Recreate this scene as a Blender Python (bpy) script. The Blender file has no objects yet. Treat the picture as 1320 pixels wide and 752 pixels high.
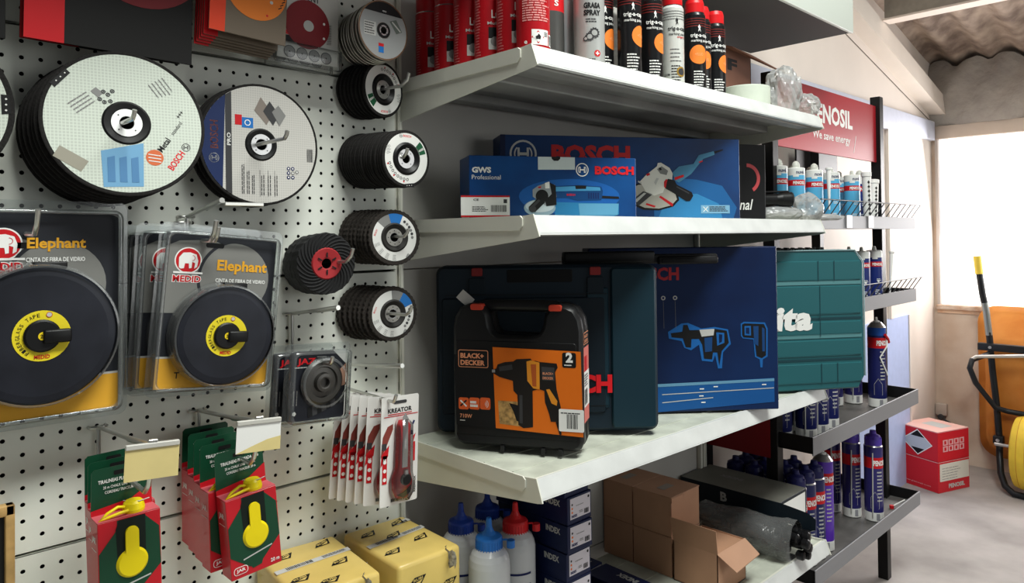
import bpy, bmesh, math, random
from mathutils import Vector, Matrix
random.seed(7)
pi = math.pi
scene = bpy.context.scene
COL = scene.collection
# ------------------------------------------------------------------ camera
CAM = Vector((-0.47029, -1.29791, 1.4))
yaw, pit, rol = math.radians(43.80654), math.radians(0.716), math.radians(-0.64912)
FPX, CY = 930.63, 293.07
fw = Vector((math.sin(yaw)*math.cos(pit), math.cos(yaw)*math.cos(pit), math.sin(pit)))
_r = Vector((math.cos(yaw), -math.sin(yaw), 0)); _u = _r.cross(fw)
RT = math.cos(rol)*_r + math.sin(rol)*_u
UP = -math.sin(rol)*_r + math.cos(rol)*_u
cd = bpy.data.cameras.new('camera'); cam = bpy.data.objects.new('camera', cd); COL.objects.link(cam)
M = Matrix((RT, UP, -fw)).transposed().to_4x4(); M.translation = CAM
cam.matrix_world = M
cd.sensor_fit = 'HORIZONTAL'; cd.sensor_width = 36; cd.lens = FPX/1320*36; cd.shift_y = -(376-CY)/1320
cd.clip_start = .01; scene.camera = cam
def _ray(u, v): return fw + RT*((u-660)/FPX) - UP*((v-CY)/FPX)
def _on(i, val, u, v):
    d = _ray(u, v); return CAM + d*((val-CAM[i])/d[i])
def PX(u, v, X): return _on(0, X, u, v)
def PY(u, v, Y): return _on(1, Y, u, v)
def PZ(u, v, Z): return _on(2, Z, u, v)
def PD(u, v, z): return CAM + _ray(u, v)*z
# ------------------------------------------------------------------ materials
def lin(c): return c/12.92 if c <= .04045 else ((c+.055)/1.055)**2.4
MATS = {}
def mat(name, rgb, rough=.5, metal=0., noise=0., nscale=30., bump=0., bscale=200., emit=0., spec=.28, coat=0., rgb2=None, bdist=.001):
    if name in MATS: return MATS[name]
    m = bpy.data.materials.new(name); m.use_nodes = True; MATS[name] = m
    nt = m.node_tree; b = nt.nodes['Principled BSDF']
    c = [lin(x/255) for x in rgb]+[1]
    b.inputs['Base Color'].default_value = c; b.inputs['Roughness'].default_value = rough
    b.inputs['Metallic'].default_value = metal; b.inputs['Specular IOR Level'].default_value = spec
    b.inputs['Coat Weight'].default_value = coat
    tc = nt.nodes.new('ShaderNodeTexCoord')
    if noise or rgb2:
        n = nt.nodes.new('ShaderNodeTexNoise'); n.inputs['Scale'].default_value = nscale; n.inputs['Detail'].default_value = 6
        nt.links.new(tc.outputs['Object'], n.inputs['Vector'])
        r = nt.nodes.new('ShaderNodeValToRGB'); r.color_ramp.elements[0].position = .35; r.color_ramp.elements[1].position = .65
        c2 = [lin(x/255) for x in rgb2]+[1] if rgb2 else [max(0, x*(1-noise)) for x in c[:3]]+[1]
        c1 = c if rgb2 else [min(1, x*(1+noise*.4)) for x in c[:3]]+[1]
        r.color_ramp.elements[0].color = c2; r.color_ramp.elements[1].color = c1
        nt.links.new(n.outputs['Fac'], r.inputs['Fac']); nt.links.new(r.outputs['Color'], b.inputs['Base Color'])
    if bump:
        n2 = nt.nodes.new('ShaderNodeTexNoise'); n2.inputs['Scale'].default_value = bscale; n2.inputs['Detail'].default_value = 3
        nt.links.new(tc.outputs['Object'], n2.inputs['Vector'])
        bp = nt.nodes.new('ShaderNodeBump'); bp.inputs['Strength'].default_value = bump; bp.inputs['Distance'].default_value = bdist
        nt.links.new(n2.outputs['Fac'], bp.inputs['Height']); nt.links.new(bp.outputs['Normal'], b.inputs['Normal'])
    if emit:
        b.inputs['Emission Color'].default_value = c; b.inputs['Emission Strength'].default_value = emit
    return m
def clearmat(name, tint=(235, 240, 240), gloss=.12, rough=.12, diff=.04, bump=0., bscale=60.):
    m = bpy.data.materials.new(name); m.use_nodes = True; MATS[name] = m
    nt = m.node_tree; nt.nodes.clear()
    out = nt.nodes.new('ShaderNodeOutputMaterial'); tr = nt.nodes.new('ShaderNodeBsdfTransparent')
    tr.inputs['Color'].default_value = [lin(x/255) for x in tint]+[1]
    gl = nt.nodes.new('ShaderNodeBsdfGlossy'); gl.inputs['Roughness'].default_value = rough
    df = nt.nodes.new('ShaderNodeBsdfDiffuse'); df.inputs['Color'].default_value = (.8, .82, .82, 1)
    fr = nt.nodes.new('ShaderNodeFresnel'); fr.inputs['IOR'].default_value = 1.4
    ad = nt.nodes.new('ShaderNodeMath'); ad.operation = 'ADD'; ad.inputs[1].default_value = gloss; ad.use_clamp = True
    nt.links.new(fr.outputs[0], ad.inputs[0])
    m1 = nt.nodes.new('ShaderNodeMixShader'); m2 = nt.nodes.new('ShaderNodeMixShader'); m2.inputs[0].default_value = diff
    nt.links.new(ad.outputs[0], m1.inputs[0]); nt.links.new(tr.outputs[0], m1.inputs[1]); nt.links.new(gl.outputs[0], m1.inputs[2])
    nt.links.new(m1.outputs[0], m2.inputs[1]); nt.links.new(df.outputs[0], m2.inputs[2]); nt.links.new(m2.outputs[0], out.inputs[0])
    if bump:
        tc = nt.nodes.new('ShaderNodeTexCoord'); n2 = nt.nodes.new('ShaderNodeTexNoise'); n2.inputs['Scale'].default_value = bscale
        nt.links.new(tc.outputs['Object'], n2.inputs['Vector'])
        bp = nt.nodes.new('ShaderNodeBump'); bp.inputs['Strength'].default_value = bump; bp.inputs['Distance'].default_value = .01
        nt.links.new(n2.outputs['Fac'], bp.inputs['Height']); nt.links.new(bp.outputs['Normal'], gl.inputs['Normal']); nt.links.new(bp.outputs['Normal'], fr.inputs['Normal'])
    return m
def weave(name, rgb, scale=260., dark=.75):
    m = mat(name, rgb, .6); nt = m.node_tree; b = nt.nodes['Principled BSDF']
    tc = nt.nodes.new('ShaderNodeTexCoord'); s = nt.nodes.new('ShaderNodeSeparateXYZ'); nt.links.new(tc.outputs['Object'], s.inputs[0])
    vals = []
    for a in ('X', 'Z'):
        mu = nt.nodes.new('ShaderNodeMath'); mu.operation = 'MULTIPLY'; mu.inputs[1].default_value = scale*2*pi/2
        si = nt.nodes.new('ShaderNodeMath'); si.operation = 'SINE'
        nt.links.new(s.outputs[a], mu.inputs[0]); nt.links.new(mu.outputs[0], si.inputs[0]); vals.append(si)
    mm = nt.nodes.new('ShaderNodeMath'); mm.operation = 'MAXIMUM'
    nt.links.new(vals[0].outputs[0], mm.inputs[0]); nt.links.new(vals[1].outputs[0], mm.inputs[1])
    r = nt.nodes.new('ShaderNodeValToRGB'); c = [lin(x/255) for x in rgb]
    r.color_ramp.elements[0].color = [x*dark for x in c]+[1]; r.color_ramp.elements[1].color = c+[1]
    r.color_ramp.elements[0].position = .3; r.color_ramp.elements[1].position = .9
    nt.links.new(mm.outputs[0], r.inputs[0]); nt.links.new(r.outputs[0], b.inputs['Base Color'])
    return m
white_steel = mat('cream painted steel', (222, 222, 210), .42, noise=.06, nscale=8)
rail_mat = mat('white price rail plastic', (216, 218, 216), .25, noise=.08, nscale=14)
deck_mat = mat('dusty cream shelf deck', (196, 200, 186), .5, noise=.18, nscale=18)
under_mat = mat('grey galvanised underside', (150, 150, 148), .45, .2, noise=.15, nscale=10)
peg_mat = mat('white perforated board', (230, 233, 223), .5, noise=.05, nscale=6)
panel_grey = mat('plain back panel', (176, 174, 169), .5, noise=.05, nscale=5)
void_shade = mat('inner steel painted shade', (18, 18, 18), .7)  # near-black stands in for the shade behind the peg holes
wire = mat('zinc hook wire', (205, 205, 200), .28, .85)
black_pl = mat('black plastic', (17, 17, 18), .42, bump=.05)
black_matte = mat('black matte', (14, 14, 15), .75)
abrasive = mat('black abrasive', (34, 32, 31), .9, noise=.5, nscale=300, bump=.6, bscale=900)
abrasive2 = mat('brown black abrasive cloth', (52, 47, 43), .9, noise=.5, nscale=400, bump=.7, bscale=900)
silver = mat('silver metal', (200, 200, 200), .3, .9)
white_p = mat('white print', (238, 238, 234), .55)
black_p = mat('black print', (16, 16, 18), .55)
red_p = mat('red print', (196, 22, 30), .5)
orange_p = mat('orange print', (240, 120, 36), .5)
yellow_p = mat('yellow print', (236, 206, 30), .5)
blue_p = mat('blue print', (30, 110, 185), .5)
navy_p = mat('navy print', (18, 30, 84), .5)
green_p = mat('green print', (20, 84, 52), .5)
grey_p = mat('grey print', (128, 128, 126), .55)
lgrey_p = mat('light grey print', (190, 190, 186), .55)
dgrey_p = mat('dark grey print', (58, 58, 60), .5)
bosch_navy = mat('deep blue carton', (12, 58, 112), .38, rgb2=(8, 38, 80), nscale=5)
bosch_mid = mat('mid blue print', (16, 84, 160), .4)
bosch_sky = mat('sky blue print', (60, 145, 195), .4)
rot_red = mat('bright red print', (218, 28, 36), .45)
clear = clearmat('clear plastic shell', tint=(246,248,248), gloss=.03, diff=.025)
clear_edge = clearmat('clear plastic edge', (232, 236, 236), .08, .12, .07)
bagmat = clearmat('crumpled clear film', (236, 234, 230), .05, .2, .30, bump=.5, bscale=70)
# ------------------------------------------------------------------ mesh builder
class Fr:                                    # local frame on a face: origin, right, up, normal
    def __init__(s, o, a, b):
        s.o = Vector(o); s.a = Vector(a).normalized(); s.b = Vector(b).normalized(); s.n = s.a.cross(s.b)
    def p(s, x, y, h=0.): return s.o + s.a*x + s.b*y + s.n*h
def FRONT(o=(0, 0, 0)): return Fr(o, (1, 0, 0), (0, 0, 1))     # normal -Y
def rotfr(f, ang, x=0, y=0):
    return Fr(f.p(x, y), f.a*math.cos(ang)+f.b*math.sin(ang), -f.a*math.sin(ang)+f.b*math.cos(ang))
_TX = {}
def text_geo(s, bold):
    k = (s, bold)
    if k not in _TX:
        c = bpy.data.curves.new('t', 'FONT'); c.body = s; c.size = 1; c.resolution_u = 2; c.offset = bold
        o = bpy.data.objects.new('t', c); COL.objects.link(o)
        bpy.context.view_layer.update()
        me = bpy.data.meshes.new_from_object(o.evaluated_get(bpy.context.evaluated_depsgraph_get()))
        vs = [(v.co.x, v.co.y) for v in me.vertices]; fs = [tuple(p.vertices) for p in me.polygons]
        bpy.data.objects.remove(o); bpy.data.curves.remove(c); bpy.data.meshes.remove(me)
        x0 = min(v[0] for v in vs); x1 = max(v[0] for v in vs); y0 = min(v[1] for v in vs); y1 = max(v[1] for v in vs)
        _TX[k] = ([((x-x0)/(x1-x0), (y-y0)/(y1-y0)) for x, y in vs], fs)
    return _TX[k]
class MB:
    def __init__(s): s.v = []; s.f = []; s.m = []; s.sm = []; s.mats = []
    def mi(s, m):
        if m not in s.mats: s.mats.append(m)
        return s.mats.index(m)
    def add(s, vs, fs, m, smooth=False):
        o = len(s.v); s.v += [tuple(v) for v in vs]; k = s.mi(m)
        for f in fs: s.f.append(tuple(i+o for i in f)); s.m.append(k); s.sm.append(smooth)
        return s
    def box(s, a, b, m, bevel=0., seg=2, M=None):
        bm = bmesh.new(); bmesh.ops.create_cube(bm, size=1)
        c = [(a[i]+b[i])/2 for i in range(3)]; d = [abs(b[i]-a[i]) for i in range(3)]
        for v in bm.verts: v.co = Vector((v.co[i]*d[i]+c[i] for i in range(3)))
        if bevel: bmesh.ops.bevel(bm, geom=bm.edges[:], offset=bevel, segments=seg, affect='EDGES', profile=.5)
        bm.verts.index_update(); vs = [(M @ v.co) if M else v.co.copy() for v in bm.verts]
        s.add(vs, [[v.index for v in f.verts] for f in bm.faces], m, bevel > 0 and seg > 1); bm.free(); return s
    def poly(s, fr, pts, m, h=.0004): return s.add([fr.p(x, y, h) for x, y in pts], [tuple(range(len(pts)))], m)
    def rect(s, fr, x0, y0, x1, y1, m, h=.0004): return s.poly(fr, [(x0, y0), (x1, y0), (x1, y1), (x0, y1)], m, h)
    def rrect(s, fr, x0, y0, x1, y1, r, m, h=.0004): return s.poly(fr, rr(x0, y0, x1, y1, r), m, h)
    def disc(s, fr, x, y, r, m, h=.0004, n=28, ry=None):
        ry = ry or r; return s.poly(fr, [(x+r*math.cos(2*pi*i/n), y+ry*math.sin(2*pi*i/n)) for i in range(n)], m, h)
    def ring(s, fr, x, y, r0, r1, m, h=.0004, n=36, a0=0., a1=2*pi):
        full = abs(a1-a0-2*pi) < 1e-6; k = n if full else n+1; vs = []
        for i in range(k):
            t = a0+(a1-a0)*i/n; vs += [fr.p(x+r0*math.cos(t), y+r0*math.sin(t), h), fr.p(x+r1*math.cos(t), y+r1*math.sin(t), h)]
        fs = [(2*i, 2*i+1, (2*i+3) % (2*k), (2*i+2) % (2*k)) for i in range(n)]
        return s.add(vs, fs, m)
    def line(s, fr, x0, y0, x1, y1, w, m, h=.0004):
        d = Vector((x1-x0, y1-y0)).normalized(); n = Vector((-d.y, d.x))*w/2
        return s.poly(fr, [(x0-n.x, y0-n.y), (x1-n.x, y1-n.y), (x1+n.x, y1+n.y), (x0+n.x, y0+n.y)], m, h)
    def text(s, fr, t, x, y, w, hgt, m, h=.0006, bold=.02):
        vs, fs = text_geo(t, bold); return s.add([fr.p(x+a*w, y+b*hgt, h) for a, b in vs], fs, m)
    def smalltext(s, fr, x, y, w, hgt, rows, m, h=.0005, fill=.5):      # rows of tiny word-like bars
        rnd = random.Random(int(abs(x*1e4+y*1e3+w*77))+rows)
        for i in range(rows):
            yy = y+hgt*(i+.5)/rows; px = x; end = x+w*rnd.uniform(.7, 1)
            while px < end:
                l = min(rnd.uniform(.06, .2)*w, end-px); s.rect(fr, px, yy-hgt/rows*fill/2, px+l*.85, yy+hgt/rows*fill/2, m, h); px += l
        return s
    def barcode(s, fr, x, y, w, hgt, m, h=.0006, n=14):
        rnd = random.Random(n)
        for i in range(n):
            ww = w/n*rnd.uniform(.3, .8); s.rect(fr, x+w*i/n, y, x+w*i/n+ww, y+hgt, m, h)
        return s
    def prism(s, fr, pts, depth, m, side=None, smooth=False):        # front face at h=0, body behind
        n = len(pts); fv = [fr.p(x, y, 0) for x, y in pts]; bv = [fr.p(x, y, -depth) for x, y in pts]
        s.add(fv+bv, [tuple(range(n)), tuple(reversed(range(n, 2*n)))], m)
        return s.add(fv+bv, [(i, i+n, (i+1) % n+n, (i+1) % n) for i in range(n)], side or m, smooth)
    def rprism(s, fr, pts, depth, m, bev=.003):                      # prism with chamfered front and back rim
        c = Vector((sum(p[0] for p in pts)/len(pts), sum(p[1] for p in pts)/len(pts))); n = len(pts)
        def ins(p, i):
            a = Vector(pts[i-1]); b = Vector(pts[i]); d = Vector(pts[(i+1) % n]); t = (d-a).normalized(); nn = Vector((-t.y, t.x))
            return (b.x+nn.x*bev, b.y+nn.y*bev)
        inn = [ins(p, i) for i, p in enumerate(pts)]
        L = [(inn, 0), (pts, -bev), (pts, -depth+bev), (inn, -depth)]
        vs = [fr.p(x, y, h) for q, h in L for x, y in q]
        fs = [tuple(range(n)), tuple(reversed(range(3*n, 4*n)))]
        s.add(vs, fs, m)
        return s.add(vs, [(k*n+i, k*n+n+i, k*n+n+(i+1) % n, k*n+(i+1) % n) for k in range(3) for i in range(n)], m, True)
    def lathe(s, o, ax, prof, n=28, m=None, smooth=True, cap=True):   # prof: (r, h[, mat for the segment that starts here])
        o = Vector(o); ax = Vector(ax).normalized(); a = ax.orthogonal().normalized(); b = ax.cross(a)
        vs = []
        for p in prof:
            for i in range(n):
                t = 2*pi*i/n; vs.append(o+ax*p[1]+(a*math.cos(t)+b*math.sin(t))*p[0])
        for k in range(len(prof)-1):
            mm = prof[k][2] if len(prof[k]) > 2 else m
            s.add(vs[k*n:(k+2)*n], [(i, (i+1) % n, (i+1) % n+n, i+n) for i in range(n)], mm, smooth)
        if cap:
            if prof[0][0] > 1e-5: s.add(vs[:n], [tuple(reversed(range(n)))], prof[0][2] if len(prof[0]) > 2 else m)
            if prof[-1][0] > 1e-5: s.add(vs[-n:], [tuple(range(n))], (prof[-2][2] if len(prof[-2]) > 2 else m))
        return s
    def tube(s, pts, r, m, n=8, cap=True):
        P = [Vector(p) for p in pts]; rings = []; a = None
        for i, p in enumerate(P):
            t = ((P[i]-P[i-1]).normalized() if i else Vector((0, 0, 0))) + ((P[i+1]-P[i]).normalized() if i < len(P)-1 else Vector((0, 0, 0)))
            t = t.normalized() if t.length else Vector((0, 0, 1))
            a = t.orthogonal().normalized() if a is None else (a-t*a.dot(t)).normalized()
            b = t.cross(a); rad = r[i] if isinstance(r, (list, tuple)) else r
            rings.append([p+(a*math.cos(2*pi*k/n)+b*math.sin(2*pi*k/n))*rad for k in range(n)])
        vs = [v for q in rings for v in q]
        fs = [(k*n+i, k*n+(i+1) % n, (k+1)*n+(i+1) % n, (k+1)*n+i) for k in range(len(P)-1) for i in range(n)]
        s.add(vs, fs, m, True)
        if cap: s.add(rings[0]+rings[-1], [tuple(reversed(range(n))), tuple(range(n, 2*n))], m)
        return s
    def build(s, name, parent=None, loc=None, rot=None):
        me = bpy.data.meshes.new(name); me.from_pydata([tuple(v) for v in s.v], [], s.f)
        for m in s.mats: me.materials.append(m)
        me.polygons.foreach_set('material_index', s.m); me.polygons.foreach_set('use_smooth', s.sm); me.update()
        o = bpy.data.objects.new(name, me); COL.objects.link(o)
        if parent is not None: o.parent = parent
        if loc is not None: o.location = loc
        if rot is not None: o.rotation_euler = rot
        return o
def rr(x0, y0, x1, y1, r, n=5):
    out = []
    for cx_, cy_, a in ((x1-r, y0+r, -pi/2), (x1-r, y1-r, 0), (x0+r, y1-r, pi/2), (x0+r, y0+r, pi)):
        for i in range(n+1): t = a+pi/2*i/n; out.append((cx_+r*math.cos(t), cy_+r*math.sin(t)))
    return out
def tag(o, label, cat, group=None, kind=None):
    o['label'] = label; o['category'] = cat
    if group: o['group'] = group
    if kind: o['kind'] = kind
    return o
def thing(name, label, cat, loc=(0, 0, 0), rot=(0, 0, 0), group=None):
    o = bpy.data.objects.new(name, None); o.empty_display_size = .02; COL.objects.link(o)
    o.location = loc; o.rotation_euler = rot
    return tag(o, label, cat, group)
def struct(o): o['kind'] = 'structure'; return o
def dup(o, parent=None, top=True):
    kids = [c for c in bpy.data.objects if c.parent == o] if top else [c for c in bpy.data.objects if c.parent == o]
    c = o.copy(); COL.objects.link(c)
    if parent is not None: c.parent = parent
    for k in kids: dup(k, c, False)
    return c
ORD = ['front', 'second', 'third', 'fourth', 'fifth', 'sixth', 'seventh', 'eighth', 'ninth', 'tenth', 'eleventh', 'twelfth', 'thirteenth', 'fourteenth', 'fifteenth', 'sixteenth', 'seventeenth', 'eighteenth', 'nineteenth', 'twentieth', 'twenty-first', 'twenty-second']
def ordi(i, n, where):
    if i == 0: return 'front one of '+where
    if i == n-1: return 'rearmost of '+where
    return ORD[i]+' from the front of '+where
# ================================================================== setting
floor_m = mat('worn concrete floor', (180, 174, 170), .75, rgb2=(150, 145, 141), nscale=3.2, bump=.3, bscale=40)
wall_m = mat('painted white wall', (222, 212, 202), .6, noise=.04, nscale=4, bump=.1, bscale=60)
rough_wall = mat('old plaster', (216, 200, 184), .8, rgb2=(196, 172, 152), nscale=5, bump=.4, bscale=30)
mortar = mat('grey mortar', (176, 170, 162), .85, rgb2=(150, 144, 138), nscale=6, bump=.8, bscale=22, bdist=.01)
fibre = mat('weathered fibre cement', (186, 168, 152), .85, rgb2=(124, 108, 98), nscale=9, bump=.6, bscale=60)
beam_m = mat('cream painted beam', (232, 222, 210), .5, noise=.05, nscale=5)
bluegrey = mat('blue grey painted steel', (196, 200, 214), .45, noise=.04)
sill_m = mat('peeling sill paint', (222, 206, 192), .7, rgb2=(168, 128, 96), nscale=11)
XF, YB = 4.49, .12
b = MB(); b.box((-3, -4.5, -.05), (XF+.1, YB+.05, 0), floor_m); struct(b.build('floor'))
b = MB(); b.box((-3, YB, 0), (XF+.1, YB+.08, 3.4), wall_m); struct(b.build('wall_back'))
# far wall with a window opening
WZ0, WZ1, WY0, WY1 = .954, 1.966, .095, -1.6
b = MB()
b.box((XF, -4.5, 0), (XF+.12, YB, WZ0-.045), rough_wall)
b.box((XF, WY0, WZ0-.045), (XF+.12, YB, WZ1+.08), rough_wall)
b.box((XF, -4.5, WZ0-.045), (XF+.12, WY1, WZ1+.08), rough_wall)
struct(b.build('wall_far'))
# uneven mortar fill between lintel and roof sheets
b = MB(); ny, nz = 90, 10; vs = []
def roofz(x): return 2.40 + (XF-x)*.218
for i in range(ny+1):
    y = YB-(YB+2.2)*i/ny; top = roofz(XF)+.022+.02*math.sin((y-.02)*2*pi/.177)+.01*math.sin(y*23)+.006*math.sin(y*71)
    for k in range(nz+1):
        z = WZ1+.075+(top-WZ1-.075)*k/nz; t = k/nz
        vs.append((XF-.012-.035*math.sin(t*pi)**.6-.012*math.sin(y*9+z*14)-.008*math.sin(y*31+z*20), y, z))
b.add(vs, [(i*(nz+1)+k, i*(nz+1)+k+1, (i+1)*(nz+1)+k+1, (i+1)*(nz+1)+k) for i in range(ny) for k in range(nz)], mortar, True)
b.box((XF+.03, -2.2, WZ1+.07), (XF+.12, YB, roofz(XF)-.02), mortar)
struct(b.build('wall_far_mortar')); bpy.data.objects['wall_far_mortar'].name = 'trim_1'
# window
w = struct(MB().box((XF-.01, WY0-.012, WZ0), (XF+.05, WY0+.004, WZ1), mat('grimy window frame', (196, 186, 180), .5)).box((XF-.01, WY1, WZ0), (XF+.05, WY1+.03, WZ1), MATS['grimy window frame']).build('window_1'))
MB().box((XF+.02, WY1, WZ0), (XF+.03, WY0, WZ1), mat('daylit frosted pane', (255, 255, 255), .4, emit=1.5)).build('window_pane', w)
MB().box((XF-.035, WY1, WZ0-.028), (XF+.06, WY0+.005, WZ0), sill_m, .004).box((XF-.012, WY1, WZ0-.05), (XF+.06, WY0+.005, WZ0-.028), mat('rusty sill edge', (206, 150, 110), .8, rgb2=(226, 196, 168), nscale=14)).build('window_sill', w)
b = MB().box((XF-.02, -2.2, WZ1), (XF+.12, YB-.0, WZ1+.078), mat('lintel paint', (206, 192, 178), .65, rgb2=(188, 172, 158), nscale=5), .004)
struct(b.build('trim_2'))
# corrugated roof, sloping down to the far wall
b = MB(); vs = []; nx, ny = 24, 240
for i in range(nx+1):
    x = 2.2+(XF+.1-2.2)*i/nx
    for k in range(ny+1):
        y = YB+.05-3.2*k/ny; vs.append((x, y, roofz(x)+.045+.024*math.sin((y-.02)*2*pi/.177)+.003*math.sin(x*9+y*31)))
b.add(vs, [(i*(ny+1)+k, i*(ny+1)+k+1, (i+1)*(ny+1)+k+1, (i+1)*(ny+1)+k) for i in range(nx) for k in range(ny)], fibre, True)
struct(b.build('ceiling'))
# sloping beam along the back wall and its cover strip
def slope_z(u, v, Y=YB): return PY(u, v, Y)
def slopebeam(name, pts, y0, y1, m):
    b = MB(); fr = Fr((0, y0, 0), (1, 0, 0), (0, 0, 1)); b.prism(fr, pts, y1-y0, m); return struct(b.build(name))
def ln(x): return 2.386-.218*(x-3.238)        # seam line on the back wall
slopebeam('trim_3', [(2.0, ln(2.0)+.09), (XF, ln(XF)-.006), (XF, ln(XF)+.10), (2.0, ln(2.0)+.20)], YB-.085, YB, beam_m)
b = MB(); fr = FRONT((0, YB-.0012, 0)); b.line(fr, 2.3, ln(2.3)-.002, 4.46, ln(4.46)-.035, .006, mat('seam shadow gap', (92, 80, 72), .8), 0); struct(b.build('trim_4'))
# purlin crossing under the roof sheets
b = MB(); xp = 3.46
b.box((xp, -2.2, roofz(xp)-.14), (xp+.06, YB-.09, roofz(xp)+.01), mat('purlin steel', (176, 168, 156), .5, noise=.1)); b.box((xp-.03, -2.2, roofz(xp)-.15), (xp+.065, YB-.09, roofz(xp)-.14), mat('pale purlin flange', (236, 222, 210), .5))
struct(b.build('trim_5'))
# blue grey lintel band and panel on the back wall
b = MB().box((2.0, YB-.03, 1.957), (XF-.03, YB, 2.073), bluegrey, .003); struct(b.build('trim_6'))
b = MB().box((3.25, YB-.012, 0), (3.98, YB, .93), mat('pale blue door panel', (176, 190, 226), .5, noise=.04)); struct(b.build('door_1'))
b = MB().box((3.70, YB-.018, .93), (3.74, YB, 1.957), wall_m).box((3.98, YB-.018, 0), (4.0, YB, .93), wall_m); struct(b.build('trim_7'))
# wall socket near the floor
t = thing('wall_socket', 'small grey plug box on the plaster under the window beside the corner', 'socket', (XF, .085, .30))
MB().box((-.035, -.03, -.02), (0, .03, .05), mat('dirty socket plastic', (190, 176, 164), .6), .004).build('box', t)
MB().lathe((-.05, 0, -.03), (1, 0, 0), [(.014, 0), (.018, .01), (.018, .05)], 16, dgrey_p).tube([(-.03, 0, -.03), (-.05, -.03, -.045), (-.03, -.05, -.06)], .006, dgrey_p).build('plug', t)
# ------------------------------------------------------------------ shelving: perforated boards
Z0 = 1.70446
SEAMS = [Z0+.425, Z0+.025, Z0-.375, Z0-.775, Z0-1.175]
def pegboard(ztop, label):
    b = MB(); r = .0034; n = 10; hole = [(r*math.cos(2*pi*i/n+.3), r*math.sin(2*pi*i/n+.3)) for i in range(n)]
    g = .0012
    X0, X1, za, zb = -.775, .4255, ztop-.4+g, ztop-g
    vs, fs = [], []
    for row in range(15):
        zc = ztop-.025-.025*row
        for j in range(-26, 17):
            xc = .025*j; o = len(vs); h = .0125
            sq = []
            for i in range(n):
                t = 2*pi*i/n+.3; c, s_ = math.cos(t), math.sin(t); k = h/max(abs(c), abs(s_)); sq.append((k*c, k*s_))
            # keep the square's corners
            ring_o = []
            for i in range(n):
                ring_o.append((xc+sq[i][0], zc+sq[i][1]))
            vs += [(x, 0, z) for x, z in ring_o]+[(xc+x, 0, zc+z) for x, z in hole]+[(xc+x, .0015, zc+z) for x, z in hole]
            corners = [(h, h), (-h, h), (-h, -h), (h, -h)]
            co = len(vs); vs += [(xc+x, 0, zc+z) for x, z in corners]
            for i in range(n):
                i2 = (i+1) % n; t1 = (2*pi*i/n+.3) % (2*pi); t2 = t1+2*pi/n
                cor = [q for q in range(4) if t1 < pi/4+q*pi/2 < t2 or t1 < pi/4+q*pi/2+2*pi < t2]
                if cor: fs.append((o+n+i, o+i, co+cor[0], o+i2, o+n+i2))
                else: fs.append((o+n+i, o+i, o+i2, o+n+i2))
                fs.append((o+2*n+i, o+n+i, o+n+i2, o+2*n+i2))
    b.add(vs, fs, peg_mat)
    xl, xr = -.6625, .4125; zt, zb2 = ztop-.0125, ztop-.3875
    for (a, c, d, e) in ((X0, xl, za, zb), (xr, X1, za, zb), (xl, xr, zt, zb), (xl, xr, za, zb2)):
        b.add([(a, 0, d), (c, 0, d), (c, 0, e), (a, 0, e)], [(0, 1, 2, 3)], peg_mat)
    b.box((X0, .0, zb-.0015), (X1, .01, zb), peg_mat).box((X0, .0, za), (X1, .01, za+.0015), peg_mat)
    tag(b.build('perforated_panel'), label, 'display panel', 'perforated display panels')
for zt, lb in zip(SEAMS, ['white perforated panel at the top, behind the hanging diamond disc cards', 'white perforated panel behind the two large cutting discs and upper hooks', 'white perforated panel behind the tape measure packs and the knives', 'white perforated panel behind the red chalk line boxes, lowest in view']):
    pegboard(zt, lb)
# carcass behind the panels, its dark colour stands for the shade there
b = MB().box((-.775, .035, .0), (.425, .045, 2.13), void_shade).box((-.775, .012, 0), (-.77, .04, 2.13), void_shade).box((.42, .012, 0), (.4252, .04, 2.13), void_shade)
tag(b.build('shelving_back_frame'), 'steel back frame painted dark as the shade behind the perforated panel holes', 'shelving')
def upright(x, label, w=.014):
    b = MB(); z0, z1 = 0., 2.2
    b.box((x-w, .012, z0), (x+w, .05, z1), white_steel)
    for sx in (-1, 1): b.box((x+sx*w-.0035*(1 if sx > 0 else 1)+(-.0 if sx > 0 else .0), .0015, z0), (x+sx*w+.0035, .012, z1), white_steel)
    z = z0+.02
    while z < z1-.03:
        b.box((x-.0022, .0100, z), (x+.0022, .0115, z+.016), black_matte)
        z += .05
    b.box((x-w, .0035, z0), (x-.003, .0125, z1), white_steel); b.box((x+.003, .0035, z0), (x+w, .0125, z1), white_steel)
    tag(b.build('slotted_upright'), label, 'shelving post', 'slotted posts of the shelving')
upright(.4345, 'white slotted post between the perforated panels and the shelves', .009)
upright(1.645, 'white slotted post at the far end of the shelves, beside the black rack', .014)
# plain back panels of the shelf bay
for i, (za, zb_) in enumerate(((1.7295, 2.1295), (1.3295, 1.7295), (.9295, 1.3295), (.5295, .9295), (.1295, .5295))):
    b = MB().box((.446, .018, za+.001), (1.63, .03, zb_-.001), panel_grey, .001, 1)
    tag(b.build('back_panel'), ['plain pale back panel behind the spray cans on the top shelf', 'plain pale back panel behind the blue power tool cartons', 'plain pale back panel behind the tool cases', 'plain pale back panel behind the chalk bottles and navy boxes', 'plain pale back panel below the lowest shelf'][i], 'display panel', 'plain back panels of the shelf bay')
# header canopy
t = thing('header_canopy', 'white boxed header canopy with dark underside above the top shelf', 'canopy', (0, 0, 2.063))
b = MB(); b.box((-.8, -.362, .0), (2.012, -.350, .30), mat('pale green white fascia', (222, 232, 222), .4), .0015).build('fascia', t)
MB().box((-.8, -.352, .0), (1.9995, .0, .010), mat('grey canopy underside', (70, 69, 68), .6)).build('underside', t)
MB().box((1.988, -.352, .002), (2.0, .0, .30), MATS['pale green white fascia']).box((1.0, -.35, .008), (1.02, 0, .2), under_mat).build('end_panel', t)
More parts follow.
